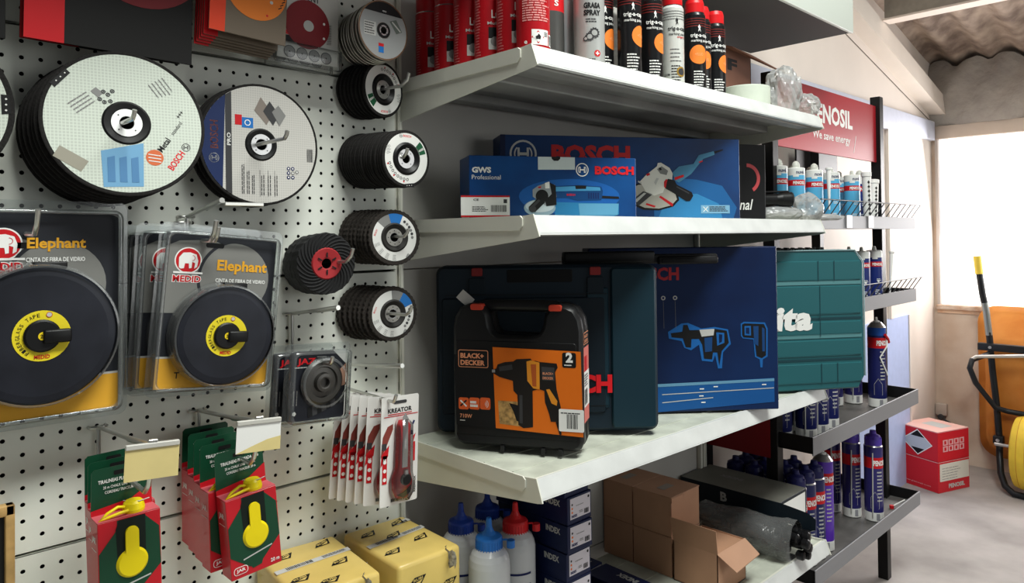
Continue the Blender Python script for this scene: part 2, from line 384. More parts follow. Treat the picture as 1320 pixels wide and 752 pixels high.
# shelves
SX0, SX1, SYF = .445, 1.636, -.400
def shelf(z, label, x0=SX0, x1=SX1, z_right=None):
    t = thing('steel_shelf', label, 'shelf', (x0, 0, z), (0, math.atan2(z-(z_right or z), x1-x0), 0), 'shelves of the bay'); L = x1-x0
    b = MB(); b.box((.004, SYF+.004, -.010), (L-.004, .0, -.004), deck_mat)
    b.box((.004, SYF+.003, -.010), (L-.004, SYF+.012, .0), white_steel, .001, 1)
    for y in (-.33, -.25, -.17, -.07):                                   # stamped ribs along the deck
        b.box((.01, y, -.0042), (L-.01, y+.004, -.0030), deck_mat)
    b.build('deck', t)
    b = MB()
    for y0_, y1_, d in ((-.385, -.345, .024), (-.25, -.16, .022), (-.05, -.01, .022)):
        b.box((.01, y0_, -.010-d), (L-.01, y1_, -.010), under_mat, .003, 1)
    b.box((.01, SYF+.01, -.0125), (L-.01, -.002, -.0102), under_mat)
    b.build('underside_channel', t)
    b = MB(); pr = [(SYF, .0015), (SYF-.013, -.034), (SYF-.006, -.036), (SYF+.004, -.006), (SYF+.004, .0015)]
    fr = Fr((0, 0, 0), (0, 1, 0), (0, 0, 1))
    P_ = [(y, z_) for y, z_ in pr]
    b.prism(Fr((L, 0, 0), (0, 1, 0), (0, 0, 1)), list(reversed(P_)), L, rail_mat)
    b.add([(0, SYF-.0025, -.003), (L, SYF-.0025, -.003), (L, SYF-.0125, -.031), (0, SYF-.0125, -.031)], [(0, 1, 2, 3)], rail_mat)
    b.build('price_rail', t)
    for sx, xx in ((0, 0.), (1, L)):
        b = MB(); out = [(SYF-.001, .003), (SYF-.016, -.037), (SYF-.004, -.040), (-.0, -.088), (0, .0), (SYF+.03, .0)]
        f2 = Fr((xx+(.003 if sx else 0.), 0, 0), (0, 1, 0), (0, 0, 1))
        b.prism(f2, out, .003, white_steel)
        if not sx:
            fl = Fr((-.0, 0, 0), (0, -1, 0), (0, 0, 1))
            b.prism(Fr((-.006, 0, 0), (0, -1, 0), (0, 0, 1)), [(0, .001), (-SYF-.030, .001), (-SYF-.024, -.004), (-SYF-.024, -.018), (-SYF-.032, -.026), (0, -.026)], .003, white_steel)
        b.build('end_bracket', t)
    return t
ZS = [1.740, 1.436, .964, .506]
shelf(ZS[0], 'cream steel shelf with white price rail carrying the spray cans, topmost')
shelf(ZS[1], 'cream steel shelf with white price rail under the blue grinder cartons')
shelf(.968, 'cream steel shelf with white price rail under the tool cases', z_right=.954)
shelf(ZS[3], 'cream steel shelf with white price rail under cardboard boxes, lowest')
shelf(.712, 'cream steel shelf below the frame holding two yellow wrapped packs', -.77, .432)
# right end box column behind the boxes
MBc = MB().box((1.50, -.05, 1.60), (1.60, .0178, 1.70), under_mat, .002, 1)
tag(MBc.build('cross_brace'), 'grey steel brace block under the top shelf behind the large blue carton', 'brace')
# ------------------------------------------------------------------ black display rack
rk = thing('display_rack', 'black steel display rack with red header beside the shelf bay', 'rack', (1.70, 0, 0))
blk = mat('black rack steel', (20, 20, 21), .4); gry = mat('grey rack lip steel', (140, 140, 143), .5, .1)
trayfl = mat('grey scuffed tray floor', (110, 108, 106), .5, .3, noise=.3, nscale=12)
for (xa, ya, h) in ((0, -.228, 1.914), (.925, -.228, 1.95), (0, .022, 1.60), (.925, .022, 1.95)):
    MB().box((xa, ya, 0), (xa+.038, ya+.038, h), blk, .0015, 1).build('post', rk)
def tray(zt, lip, x0=.012, x1=.972, yf=-.335, yb=.06, wires=False):
    b = MB(); zf = zt-lip
    b.box((x0, yf, zf), (x1, yb, zf+.004), trayfl)
    tr = b.build('tray', rk)
    b = MB(); b.box((x0, yf, zf), (x0+.003, yb, zt), blk).box((x1-.003, yf, zf), (x1, yb, zt), blk).box((x0, yb-.003, zf), (x1, yb, zt), blk).box((x0, yf+.0035, zf), (x1, yf+.005, zt), blk)
    b.build('side_wall', tr)
    b = MB(); b.box((x0, yf-.001, zf-.006), (x1, yf+.0035, zt+.001), gry, .0012, 1); b.build('front_lip', tr)
    if wires:
        b = MB(); y2 = yf-.028; z2 = zt+.048
        b.tube([(x0+.02, y2, z2), (x1, y2, z2)], .0022, mat('grey wire', (84, 84, 86), .4, .2), 6)
        k = x0+.045
        while k < x1: b.tube([(k, yf+.002, zt-.002), (k+.012, y2, z2)], .0018, MATS['grey wire'], 6); k += .055
        b.build('wire_guard', tr)
tray(1.455, .038, wires=True); tray(1.174, .043, wires=True); tray(.775, .05, x1=.975); tray(.371, .046, x1=.975)
# header sign
hs = MB(); penred = mat('red header sheet', (170, 34, 44), .4)
hs.box((.036, -.212, 1.683), (.925, -.204, 1.912), penred, .001, 1); f = FRONT((.036, -.212, 1.683))
hs.text(f, 'PENOSIL', .282, .108, .365, .070, white_p, bold=.035); hs.text(f, 'We save energy', .292, .042, .33, .038, white_p, bold=.012)
hs.line(f, .655, .022, .680, .088, .004, white_p); hs.build('header_sign', rk)
b = MB().box((-.004, -.205, .690), (-.001, .04, 1.14), mat('dark red side sheet', (128, 20, 28), .45)); b.build('side_sheet', rk)
b = MB().box((.58, .062, .30), (.63, .066, 1.9), blk).box((.80, .062, 1.42), (1.22, .07, 1.80), blk, .001, 1); b.build('back_sheet', rk)
# ================================================================== hanging wall goods
def norm_rot(n): return Vector((0, -1, 0)).rotation_difference(Vector(n).normalized()).to_euler()
def disc_body(b, R, th, rim, hub=.011, hubr=None, depress=0.0, back=None, teeth=0):
    # abrasive wheel around the local -Y axis, front at y=0, body behind
    back = back or rim; n = 48
    if teeth:                                                     # overlapping flaps give a toothed rim
        n = teeth*2; prof = [R if i % 2 else R*.975 for i in range(n)]
    else: prof = [R]*n
    A = [(math.cos(2*pi*i/n), math.sin(2*pi*i/n)) for i in range(n)]
    def ring_(f, y): return [(f(i)*A[i][0], y, f(i)*A[i][1]) for i in range(n)]
    L = [ring_(lambda i: hub, depress), ring_(lambda i: (hubr or hub*1.6), depress), ring_(lambda i: (hubr or hub*1.6)*1.25 if depress else (hubr or hub*1.6)+.001, 0), ring_(lambda i: prof[i]*.985, 0), ring_(lambda i: prof[i], .0006), ring_(lambda i: prof[i], th-.0004), ring_(lambda i: prof[i]*.985, th), ring_(lambda i: hub, th+depress*.6)]
    vs = [v for l in L for v in l]
    for k in range(7):
        m_ = rim
        b.add(vs[k*n:(k+2)*n], [(i, (i+1) % n, (i+1) % n+n, i+n) for i in range(n)], m_, False if teeth and k in (3, 4, 5) else True)
    return b
def hubring(parent, r0, r1, y, m=None, holes=4):
    b = MB(); f = FRONT((0, y, 0)); b.ring(f, 0, 0, r0, r1, m or silver, .0006); b.ring(f, 0, 0, r0-.0006, r0, silver, .0)
    b.lathe((0, y+.004, 0), (0, -1, 0), [(r0, 0), (r0, .0046)], 24, silver, cap=False)
    for i in range(holes): b.disc(f, (r0+r1)/2*math.cos(pi/4+i*2*pi/holes), (r0+r1)/2*math.sin(pi/4+i*2*pi/holes), .0011, black_p, .001, 10)
    return b.build('hub_ring', parent)
weave_big = weave('pale green woven disc face', (206, 214, 202), 420, .80)
weave_sil = weave('silver woven disc face', (198, 196, 190), 480, .84)
lab_white = mat('white disc label', (226, 226, 222), .5)
def T(b, f, s, x, y, ang, w, h, m, hh=.0007, bold=.02):           # text centred at x,y on a rotated frame
    g = rotfr(f, ang, x, y); b.text(g, s, -w/2, -h/2, w, h, m, hh, bold)
def ring_logo(b, f, x, y, r, m):                                   # ring with H-like armature
    b.ring(f, x, y, r*.86, r, m, .0007, 24)
    b.rect(f, x-r*.42, y-r*.45, x-r*.26, y+r*.45, m, .0007); b.rect(f, x+r*.26, y-r*.45, x+r*.42, y+r*.45, m, .0007); b.rect(f, x-r*.3, y-r*.1, x+r*.3, y+r*.1, m, .0007)
    b.ring(f, x, y, r*.58, r*.68, m, .0007, 12, pi*.75, pi*1.25); b.ring(f, x, y, r*.58, r*.68, m, .0007, 12, -pi*.25, pi*.25)
# ---- hooks
def hook(label, x, z, L=.2, tip=.03, base=.05, plate=False, group='zinc hooks on the perforated panels', yaw=0., rise=.0, rod2=False):
    t = thing('display_hook', label, 'hook', (x, 0, z), (0, 0, yaw), group)
    b = MB(); a = math.radians(45)
    b.tube([(-.0125, .006, .0), (-.0125, -.006, .0), (-.008, -.009, 0), (.008, -.009, 0), (.0125, -.006, 0), (.0125, .006, 0)], .0027, wire)
    b.tube([(0, -.009, 0), (0, -.009, -base)], .0032, wire); b.build('back_bracket', t)
    zb = -base if not rod2 else -base
    MB().tube([(0, -.009, zb), (0, -L, zb-.002+rise), (0, -L-tip*.5, zb+tip*.35+rise), (0, -L-tip*.8, zb+tip+rise)], .0034, wire, 10).build('arm', t)
    if plate:
        MB().tube([(0, -.009, 0), (0, -L*.7, .012), (0, -L*.7-.002, .012), (0, -L-.03, .022)], [.0034, .0034, .0044, .0044], wire, 10).build('upper_arm', t)
    return t
def hook_simple(label, x, z, L, tip=.022, lat=0.):
    t = thing('display_hook', label, 'hook', (x, 0, z), (0, 0, 0), 'zinc hooks on the perforated panels')
    MB().tube([(-.0125, .006, .0), (-.0125, -.006, .0), (.0125, -.006, 0), (.0125, .006, 0)], .0021, wire).build('back_bracket', t)
    MB().tube([(0, -.006, 0), (lat*.8, -L, 0.0), (lat, -L-tip*.55, tip*.45), (lat, -L-tip*.8, tip)], .0034, wire, 10).build('arm', t)
    return t
# ---- disc stacks: list the fronts, copy the rest
def stack(kind, front, c, nrm, back, n, gap, where, mid_label, group):
    front.location = c; front.rotation_euler = norm_rot(nrm)
    front['label'] = mid_label
    if n < 2: return
    src = None
    for i in range(1, n):
        if src is None:
            b = MB(); kind(b); o = b.build(front.name.split('.')[0]); src = o
        else: o = src.copy(); COL.objects.link(o)
        k = i/(n-1); p = Vector(c).lerp(Vector(back), k)
        rj = random.Random(i*7+len(where)); p += Vector((rj.uniform(-.0012, .0012), 0, rj.uniform(-.001, .001)))
        nn = Vector(nrm).lerp(Vector((0, -1, 0)), k*.9)
        o.location = p; o.rotation_euler = norm_rot(nn)
        tag(o, ordi(i, n, where), 'grinding disc', group)
# big metal cutting disc
t = thing('cutting_disc', '', 'grinding disc', group='large cutting discs in the left stack')
R = .113; b = MB(); disc_body(b, R, .003, abrasive, .011, .03); f = FRONT()
b.ring(f, 0, 0, .034, .1075, weave_big, .0004, 64)
T(b, f, 'BOSCH', .068, -.055, math.radians(56), .034, .0105, rot_red)
T(b, f, 'Metal', .051, -.031, math.radians(56), .024, .0095, black_p); T(b, f, 'standard', .070, -.003, math.radians(56), .025, .0060, dgrey_p, bold=0)
ring_logo(b, f, .083, -.033, .0065, dgrey_p)
b.disc(f, .037, -.052, .0125, mat('copper orange print', (206, 104, 62), .5), .0007)
for i in range(3): b.line(f, .028, -.047-.005*i, .046, -.049-.005*i, .0014, lab_white, .0010)
b.poly(f, [(-.036, -.045), (.022, -.030), (.020, -.098), (-.034, -.100)], mat('pale blue picture', (110, 160, 196), .5), .0007)
for i in range(3): b.poly(f, [(-.028+.016*i, -.055), (-.018+.016*i, -.052), (-.018+.016*i, -.092), (-.028+.016*i, -.092)], mat('picture shade blue', (80, 128, 172), .5), .001)
b.poly(f, [(-.088, -.040), (-.052, -.062), (-.062, -.078), (-.097, -.056)], mat('printed mesh patch', (150, 146, 132), .6), .0007)
b.poly(f, [(-.047, .045), (-.040, .052), (-.030, .044), (-.037, .036)], grey_p, .0007)
for x, y in ((-.030, .050), (-.024, .046), (-.018, .052), (-.035, .038), (-.029, .034), (-.021, .036)): b.ring(f, x, y-.004, .0018, .0032, dgrey_p, .0008, 14); b.disc(f, x, y-.004, .0012, dgrey_p, .0008, 8)
g = rotfr(f, math.radians(40), -.064, .008); b.smalltext(g, 0, 0, .034, .022, 4, grey_p, .0008, .35)
g = rotfr(f, math.radians(-55), .030, .062); b.smalltext(g, 0, 0, .03, .03, 5, grey_p, .0008, .3)
b.poly(f, [(-.098, .052), (-.078, .076), (-.072, .070), (-.092, .046)], black_p, .001)
for i in range(3): b.disc(f, -.090+.0055*i, .056+.0065*i, .0013, lab_white, .0014, 4)
T(b, f, '+++', .076, .020, math.radians(56), .013, .005, black_p)
b.build('woven_face', t)
b = MB(); b.lathe((0, .001, 0), (0, -1, 0), [(.011, .001), (.020, .0012), (.031, .003), (.034, .0015)], 40, black_pl, cap=False).build('centre_cap', t)
hubring(t, .0105, .0215, -.0015, mat('hub white reflection', (244, 246, 244), .4))  # silver hub ring painted white for its bright reflection
stack(lambda b: disc_body(b, .113, .004, abrasive, .011, .03), t, (-.1335, -.1034, 1.5786), (-.10, -1, .14), (-.150, -.03, 1.566), 7, .01, 'the large disc stack on the left', 'large round pale green cutting disc with blue picture, front of the left stack', 'large cutting discs in the left stack')
hook_simple('zinc hook with upturned tip through the large pale green cutting disc', -.140, 1.578, .155, .012, .0)
# second large disc
t = thing('cutting_disc', 'large silver cutting disc with dark blue segment on the left side', 'grinding disc')
R = .108; b = MB(); disc_body(b, R, .003, abrasive, .011, .026); f = FRONT()
b.ring(f, 0, 0, .026, .1035, weave_sil, .0004, 64)
seg = [(.1035*math.cos(a), .1035*math.sin(a)) for a in [math.radians(d) for d in range(127, 234, 6)]]
b.poly(f, seg, mat('woven dark blue', (22, 40, 84), .5), .0007)
b.poly(f, [(-.0625, -.0822), (-.052, -.0890), (-.052, .0890), (-.0625, .0822)], dgrey_p, .001)
T(b, f, 'BOSCH', -.0815, .012, pi/2, .048, .014, mat('dull copper print', (150, 84, 62), .5)); T(b, f, 'PRO', -.057, .006, pi/2, .022, .0065, lab_white, .0012)
ring_logo(b, f, -.082, -.028, .0085, lgrey_p)
for i in range(3): b.poly(f, [(-.012+.016*i, .060), (.0+.016*i, .085-.006*i), (.022+.012*i, .056), (.010+.012*i, .036)], [mat('steel bars print', (130, 120, 112), .5), dgrey_p, grey_p][i], .0007+.0003*i)
b.rect(f, -.046, .032, -.034, .050, red_p, .0007); b.rect(f, -.034, .028, -.014, .046, blue_p, .0007); b.ring(f, -.024, .037, .004, .0055, white_p, .001, 18)
g = rotfr(f, pi/2, -.030, -.085)
for i in range(3): b.smalltext(rotfr(f, pi/2, -.030+.009*i, -.088), 0, 0, .055-.008*i, .006, 2, dgrey_p, .0008, .5)
for i in range(3): b.smalltext(rotfr(f, pi/2, .006+.012*i, -.09), 0, 0, .042, .008, 2, dgrey_p, .0008, .4)
for x in (-.003, .012, .024): b.line(f, x, -.092, x, -.045, .0006, dgrey_p, .0008)
for x, y, m_ in ((.050, -.040, navy_p), (.058, -.040, navy_p), (.050, -.048, navy_p), (.058, -.048, grey_p), (.050, -.056, navy_p), (.058, -.056, navy_p), (.066, -.046, grey_p)): b.disc(f, x, y, .0034, m_, .0008, 14); b.disc(f, x, y, .0016, lab_white, .0011, 8)
b.barcode(rotfr(f, 0, .086, -.026), 0, 0, .012, .024, dgrey_p, .0008, 9)
b.build('woven_face', t)
MB().lathe((0, .001, 0), (0, -1, 0), [(.011, .001), (.018, .0012), (.026, .0035), (.029, .0015)], 36, black_pl, cap=False).build('centre_cap', t); hubring(t, .0105, .0185, -.0015)
stack(lambda b: disc_body(b, .108, .004, abrasive, .011, .03), t, (.0951, -.0676, 1.5675), (-.046, -1, .013), (.088, -.045, 1.565), 3, .01, 'the large silver disc stack', 'large silver cutting disc with dark blue segment on its left side', 'large silver cutting discs')
hook_simple('long zinc hook with upturned tip in front of the large silver disc', .088, 1.567, .172, .012, .0)
# disc cut off by the left edge
t = thing('cutting_disc', 'pale cutting disc cut off by the left frame edge', 'grinding disc')
b = MB(); disc_body(b, .113, .004, abrasive, .011, .03); f = FRONT(); b.ring(f, 0, 0, .03, .105, weave_big, .0004, 64)
b.poly(f, [(.096, .022), (.106, .022), (.108, -.004), (.097, -.006)], black_p, .001)
for i in range(3): b.disc(f, .102, .016-.008*i, .0016, lab_white, .0014, 4)
b.build('woven_face', t); hubring(t, .0105, .0205, -.0015); t.location = (-.383, -.07, 1.585); t.rotation_euler = norm_rot((-.05, -1, .03))
hook_simple('zinc hook holding the pale disc at the left frame edge', -.383, 1.586, .12)
# small disc fronts
def small_front(kind, R):
    t = thing(kind, '', 'grinding disc'); return t
# s1 silver tin-edged discs
t = small_front('thin_cutting_disc', .0573)
def tin(b): disc_body(b, .0573, .0035, mat('tin disc edge', (170, 166, 156), .3, .8), .011, .02)
b = MB(); tin(b); f = FRONT(); b.ring(f, 0, 0, .016, .0548, mat('grey disc face', (150, 152, 152), .5), .0005, 48)
b.poly(f, [(.0548*math.cos(math.radians(a)), .0548*math.sin(math.radians(a))) for a in range(35, 146, 6)], black_p, .0008)
b.ring(f, 0, 0, .0548, .0573, mat('bronze rim', (120, 92, 70), .4, .5), .0008, 48)
T(b, f, 'BOSCH', .0, .0445, 0, .022, .0055, rot_red); T(b, f, 'PRO', .002, .037, 0, .009, .003, white_p, .001); ring_logo(b, f, -.016, .0445, .004, white_p)
b.rect(f, -.045, -.014, -.018, .012, lgrey_p, .0008); b.smalltext(f, -.044, -.013, .024, .024, 5, dgrey_p, .0011, .4)
b.poly(f, [(.014, .020), (.030, .026), (.044, .004), (.030, -.002)], mat('profiles print', (96, 104, 98), .5), .0009); b.line(f, .02, .02, .04, .004, .003, lgrey_p, .0012)
b.rect(f, -.012, -.044, .0, -.030, blue_p, .0008); b.rect(f, -.012, -.032, .0, -.026, red_p, .0010)
b.build('printed_face', t); hubring(t, .010, .015, -.0008, black_pl); hubring(t, .0078, .010, -.001)
stack(tin, t, (.317, -.124, 1.8013), (.04, -1, -.01), (.337, -.02, 1.806), 9, .01, 'the tin edged disc stack at the top', 'thin grey cutting disc with black top segment, front of topmost small stack', 'tin edged cutting discs')
# s2
def grind(b): disc_body(b, .0565, .0045, abrasive, .011, .024, .003)
def grind_front(label, c, nrm, tl, tr):
    t = small_front('grinding_disc', .0565); b = MB(); grind(b); f = FRONT()
    b.ring(f, 0, 0, .032, .0505, lab_white, .0005, 56)
    ring_logo(b, f, -.013, .044, .0036, dgrey_p); T(b, f, 'BOSCH', .002, .0445, -.05, .019, .0046, rot_red)
    for i in range(8):
        a = math.radians(195+i*11); b.ring(f, .041*math.cos(a), .041*math.sin(a), .0018, .0030, dgrey_p, .0008, 12)
        if i % 3 == 0: b.disc(f, .0455*math.cos(a), .0455*math.sin(a), .0018, red_p, .0009, 10)
    for i in range(3): b.smalltext(rotfr(f, math.radians(20), -.046, .006+.006*i), 0, 0, .010, .005, 2, grey_p, .0008, .4)
    b.ring(f, 0, 0, .033, .048, green_p, .0007, 10, math.radians(15), math.radians(48)); b.ring(f, 0, 0, .034, .047, lgrey_p, .0009, 6, math.radians(26), math.radians(32))
    b.poly(f, [(-.006, -.0500), (.016, -.0475), (.018, -.0555), (-.007, -.0563)], black_p, .0009)
    for i in range(3): b.disc(f, .0+.0055*i, -.053+.0006*i, .0011, lab_white, .0012, 4)
    b.build('printed_face', t)
    MB().lathe((0, .0, 0), (0, -1, 0), [(.011, -.002), (.020, -.002), (.028, .004), (.0325, .0008)], 36, black_pl, cap=False).build('depressed_centre', t)
    hubring(t, .0095, .019, .001)
    return t
t = grind_front('', 0, 0, 0, 0)
stack(grind, t, (.362, -.055, 1.703), (.20, -1, -.02), (.335, -.012, 1.700), 8, .01, 'the short grinding disc stack under the tin edged discs', 'tilted grinding disc with reversed label, front of second small stack', 'grinding discs in the short stack')
t.rotation_euler = (Matrix.Rotation(0, 3, 'Z') @ norm_rot((.2, -1, -.02)).to_matrix() @ Matrix.Rotation(pi*.97, 3, 'Y')).to_euler()
hook_simple('zinc hook with upturned tip through the short grinding disc stack', .352, 1.705, .10, .024, .028)
t = grind_front('', 0, 0, 0, 0)
stack(grind, t, (.3625, -.132, 1.5548), (0, -1, 0), (.340, -.012, 1.558), 20, .01, 'the long grinding disc stack', 'grinding disc with white and green label, front of the long stack', 'grinding discs in the long stack')
hook_simple('zinc hook end inside the long grinding disc stack', .350, 1.557, .135, .016, .004)
# flap discs
def flap(b): disc_body(b, .0560, .009, abrasive2, .011, .026, .003, teeth=36)
def flap_front(blue_a):
    t = small_front('flap_disc', .056); b = MB(); flap(b); f = FRONT()
    b.ring(f, 0, 0, .029, .047, lab_white, .0005, 56)
    b.ring(f, 0, 0, .029, .047, grey_p, .0007, 8, math.radians(blue_a+38), math.radians(blue_a+72)); b.ring(f, 0, 0, .0285, .0475, blue_p, .0008, 8, math.radians(blue_a), math.radians(blue_a+38))
    T(b, f, 'BOSCH', -.040, .010, math.radians(65), .013, .004, rot_red, bold=.01)
    for i in range(6): a = math.radians(blue_a-12-i*11); b.disc(f, .038*math.cos(a), .038*math.sin(a), .003, [dgrey_p, grey_p][i % 2], .0008, 10)
    for i in range(4): b.smalltext(rotfr(f, math.radians(195+i*22+90), .030*math.cos(math.radians(195+i*22)), .030*math.sin(math.radians(195+i*22))), 0, -.016, .009, .012, 4, grey_p, .0008, .35)
    b.barcode(rotfr(f, math.radians(-30), .022, -.040), 0, 0, .009, .009, dgrey_p, .0008, 8)
    b.build('printed_face', t)
    MB().lathe((0, .0, 0), (0, -1, 0), [(.011, -.002), (.018, -.002), (.026, .003), (.0292, .0008)], 36, mat('dark fibre centre', (44, 42, 40), .6), cap=False).build('depressed_centre', t)
    hubring(t, .0095, .0175, .001, mat('steel hub', (150, 148, 142), .35, .7), 8)
    return t
t = flap_front(66)
stack(flap, t, (.353, -.103, 1.4003), (-.18, -1, .06), (.338, -.018, 1.402), 9, .01, 'the upper flap disc stack', 'flap disc with blue label segment on top, front of the upper flap stack', 'flap discs in the upper stack')
hook_simple('zinc hook through the upper flap disc stack', .350, 1.402, .125, .014, .012)
t = flap_front(22)
stack(flap, t, (.369, -.0715, 1.2455), (-.11, -1, -.0), (.335, -.0135, 1.247), 7, .01, 'the lower flap disc stack', 'flap disc with blue label segment at right, front of the lower flap stack', 'flap discs in the lower stack')
hook_simple('zinc hook through the lower flap disc stack', .352, 1.247, .12, .018, .018)
# s6 black semi-flexible discs with red centre
def semi(b): disc_body(b, .0565, .008, mat('black ribbed rubber', (30, 30, 31), .7, bump=.3), .010, .020, .001, teeth=22)
t = thing('semi_flexible_disc', '', 'grinding disc'); b = MB(); semi(b); f = FRONT()
for i in range(28):                                                # swirling ribs
    a0 = 2*pi*i/28; pts = []
    for k in range(9):
        q = k/8; rr_ = .029+.0255*q; a = a0-.75*q; pts.append((rr_*math.cos(a), rr_*math.sin(a)))
    b.tube([f.p(x, y, .0004) for x, y in pts], .0015, MATS['black ribbed rubber'], 5)
b.build('ribbed_face', t)
b = MB(); redc = mat('dull red fibre centre', (158, 40, 44), .55); b.lathe((0, 0, 0), (0, -1, 0), [(.0092, .0), (.012, .001), (.027, .0028), (.029, .0006)], 36, redc, cap=False)
for i in range(6):
    a = pi/2+i*pi/3; b.line(f, .011*math.cos(a), .011*math.sin(a), .020*math.cos(a), .020*math.sin(a), .0028, black_p, .0030)
b.build('red_centre', t)
stack(semi, t, (.190, -.125, 1.3545), (-.10, -1, -.01), (.218, -.018, 1.349), 9, .01, 'the black ribbed disc stack', 'black swirl-ribbed disc with dull red centre, front of its stack', 'black ribbed discs')
hook_simple('zinc hook with upturned tip through the black ribbed discs', .200, 1.357, .150, .024, .018)
# ---- cards at the top
def card(name, label, cat, corners, Y, m, draw=None, th=.003, rot=0, group=None, n=1, step=(0, 0, 0), lab2=None):
    (u0, v0), (u1, v1) = corners
    P0 = PY(u0, v0, Y); P1 = PY(u1, v1, Y); W = P1.x-P0.x; H = .28
    b = MB(); b.box((0, 0, 0), (W, th, H), m, .0006, 1); f = FRONT()
    if draw: draw(b, f, W, H)
    o = tag(b.build(name), label, cat, group); o.location = (P0.x, Y, P0.z); o.rotation_euler = (0, rot, 0)
    for i in range(1, n):
        c = o.copy(); COL.objects.link(c); c.location = Vector(o.location)+Vector(step)*i; c['label'] = lab2(i)
    return o
blackcard = mat('black card sleeve', (11, 10, 9), .6)
def d1(b, f, W, H):
    b.rect(f, .0, .0, .050, H, red_p, .0005); b.disc(f, .155, .175, .098, mat('deep maroon print', (110, 26, 32), .5), .0006, 48); T(b, f, 'HARD', .142, .094, .08, .022, .008, grey_p)
card('disc_sleeve', 'black and red disc sleeve hanging at the upper left', 'disc pack', ((30, 47), (247, 70)), -.085, blackcard, d1, rot=.02, group='black and red disc sleeves')
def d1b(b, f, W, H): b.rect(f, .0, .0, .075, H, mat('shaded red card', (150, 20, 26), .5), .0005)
card('disc_sleeve', 'black and red disc sleeve behind the front one at the upper left', 'disc pack', ((25, 48), (232, 79)), -.062, blackcard, d1b, rot=.02, group='black and red disc sleeves')
card('disc_sleeve', 'plain black sleeve edge at the upper left corner of the photo', 'disc pack', ((-60, 40), (7, 48)), -.08, blackcard)
olive = mat('olive brown card', (104, 92, 78), .55)
def d2(b, f, W, H):
    b.rect(f, 0, 0, .026, H, mat('orange red card edge', (214, 62, 28), .5), .0005); b.disc(f, .078, .088, .055, mat('orange disc print', (218, 118, 36), .5), .0006, 40)
    b.disc(f, .073, .098, .010, lgrey_p, .0008); b.disc(f, .105, .070, .003, lgrey_p, .0008); b.disc(f, .098, .045, .002, red_p, .0008)
    for i in range(5): b.line(f, .118+.003*i, .062+.006*i, .124+.003*i, .066+.006*i, .0018, black_p, .0007)
def d2b(b, f, W, H): b.rect(f, 0, 0, .024, H, red_p, .0005)
P_ = None
card('disc_card', 'olive brown card with orange disc picture at the top', 'disc pack', ((269, 36), (368, 48)), -.105, olive, d2, rot=.05, group='olive disc cards')
card('disc_card', '', 'disc pack', ((262, 43), (358, 55)), -.085, olive, d2b, rot=.05, group='olive disc cards', n=5, step=(-.0016, .006, -.0032), lab2=lambda i: 'olive brown card with red edge, '+ORD[i+1]+' from the front of its stack')['label'] = 'olive brown card with red edge, directly behind the front one'
def d3(b, f, W, H):
    b.disc(f, .060, .070, .046, mat('dark red disc print', (128, 22, 30), .5), .0008, 40); b.disc(f, .062, .068, .0105, lgrey_p, .001)
    for q in ((.094, .078), (.094, .050)): b.disc(f, q[0], q[1], .0025, white_p, .001)
    b.rect(f, .0, .044, .026, .052, red_p, .0006); b.rect(f, .0, .070, .026, .078, red_p, .0006); b.rect(f, .002, .060, .020, .068, blue_p, .0006); b.rect(f, .0, .030, .04, .043, black_p, .0006)
    for i in range(18): b.line(f, .100+.0003*i, .040+.0022*i, .110, .0415+.0022*i, .0008, dgrey_p, .0007)
    for i in range(4): b.disc(f, .024+.025*i, .013, .0115, grey_p, .0010, 24); b.ring(f, .024+.025*i, .013, .0102, .0115, dgrey_p, .0012, 24); b.disc(f, .024+.025*i, .013, .0015, black_p, .0012, 8)
    T(b, f, 'ENT', .072, .120, 0, .024, .010, dgrey_p)
t = thing('diamond_disc_pack', 'clear pack with dark red diamond disc picture and four small discs', 'disc pack', tuple(PY(357, 72, -.055)), (0, .02, 0))
b = MB(); b.box((0, 0, 0), (.125, .0025, .28), mat('pale disc card', (196, 194, 188), .5), .0005, 1); d3(b, FRONT(), .125, .28); b.build('card', t)
MB().box((-.004, -.010, -.008), (.130, .006, .03), clear, .003).build('clear_shell', t)
t2 = dup(t); t2.location += Vector((-.006, .025, -.004)); t2['label'] = 'clear diamond disc pack behind the dark red one, only its edge showing'
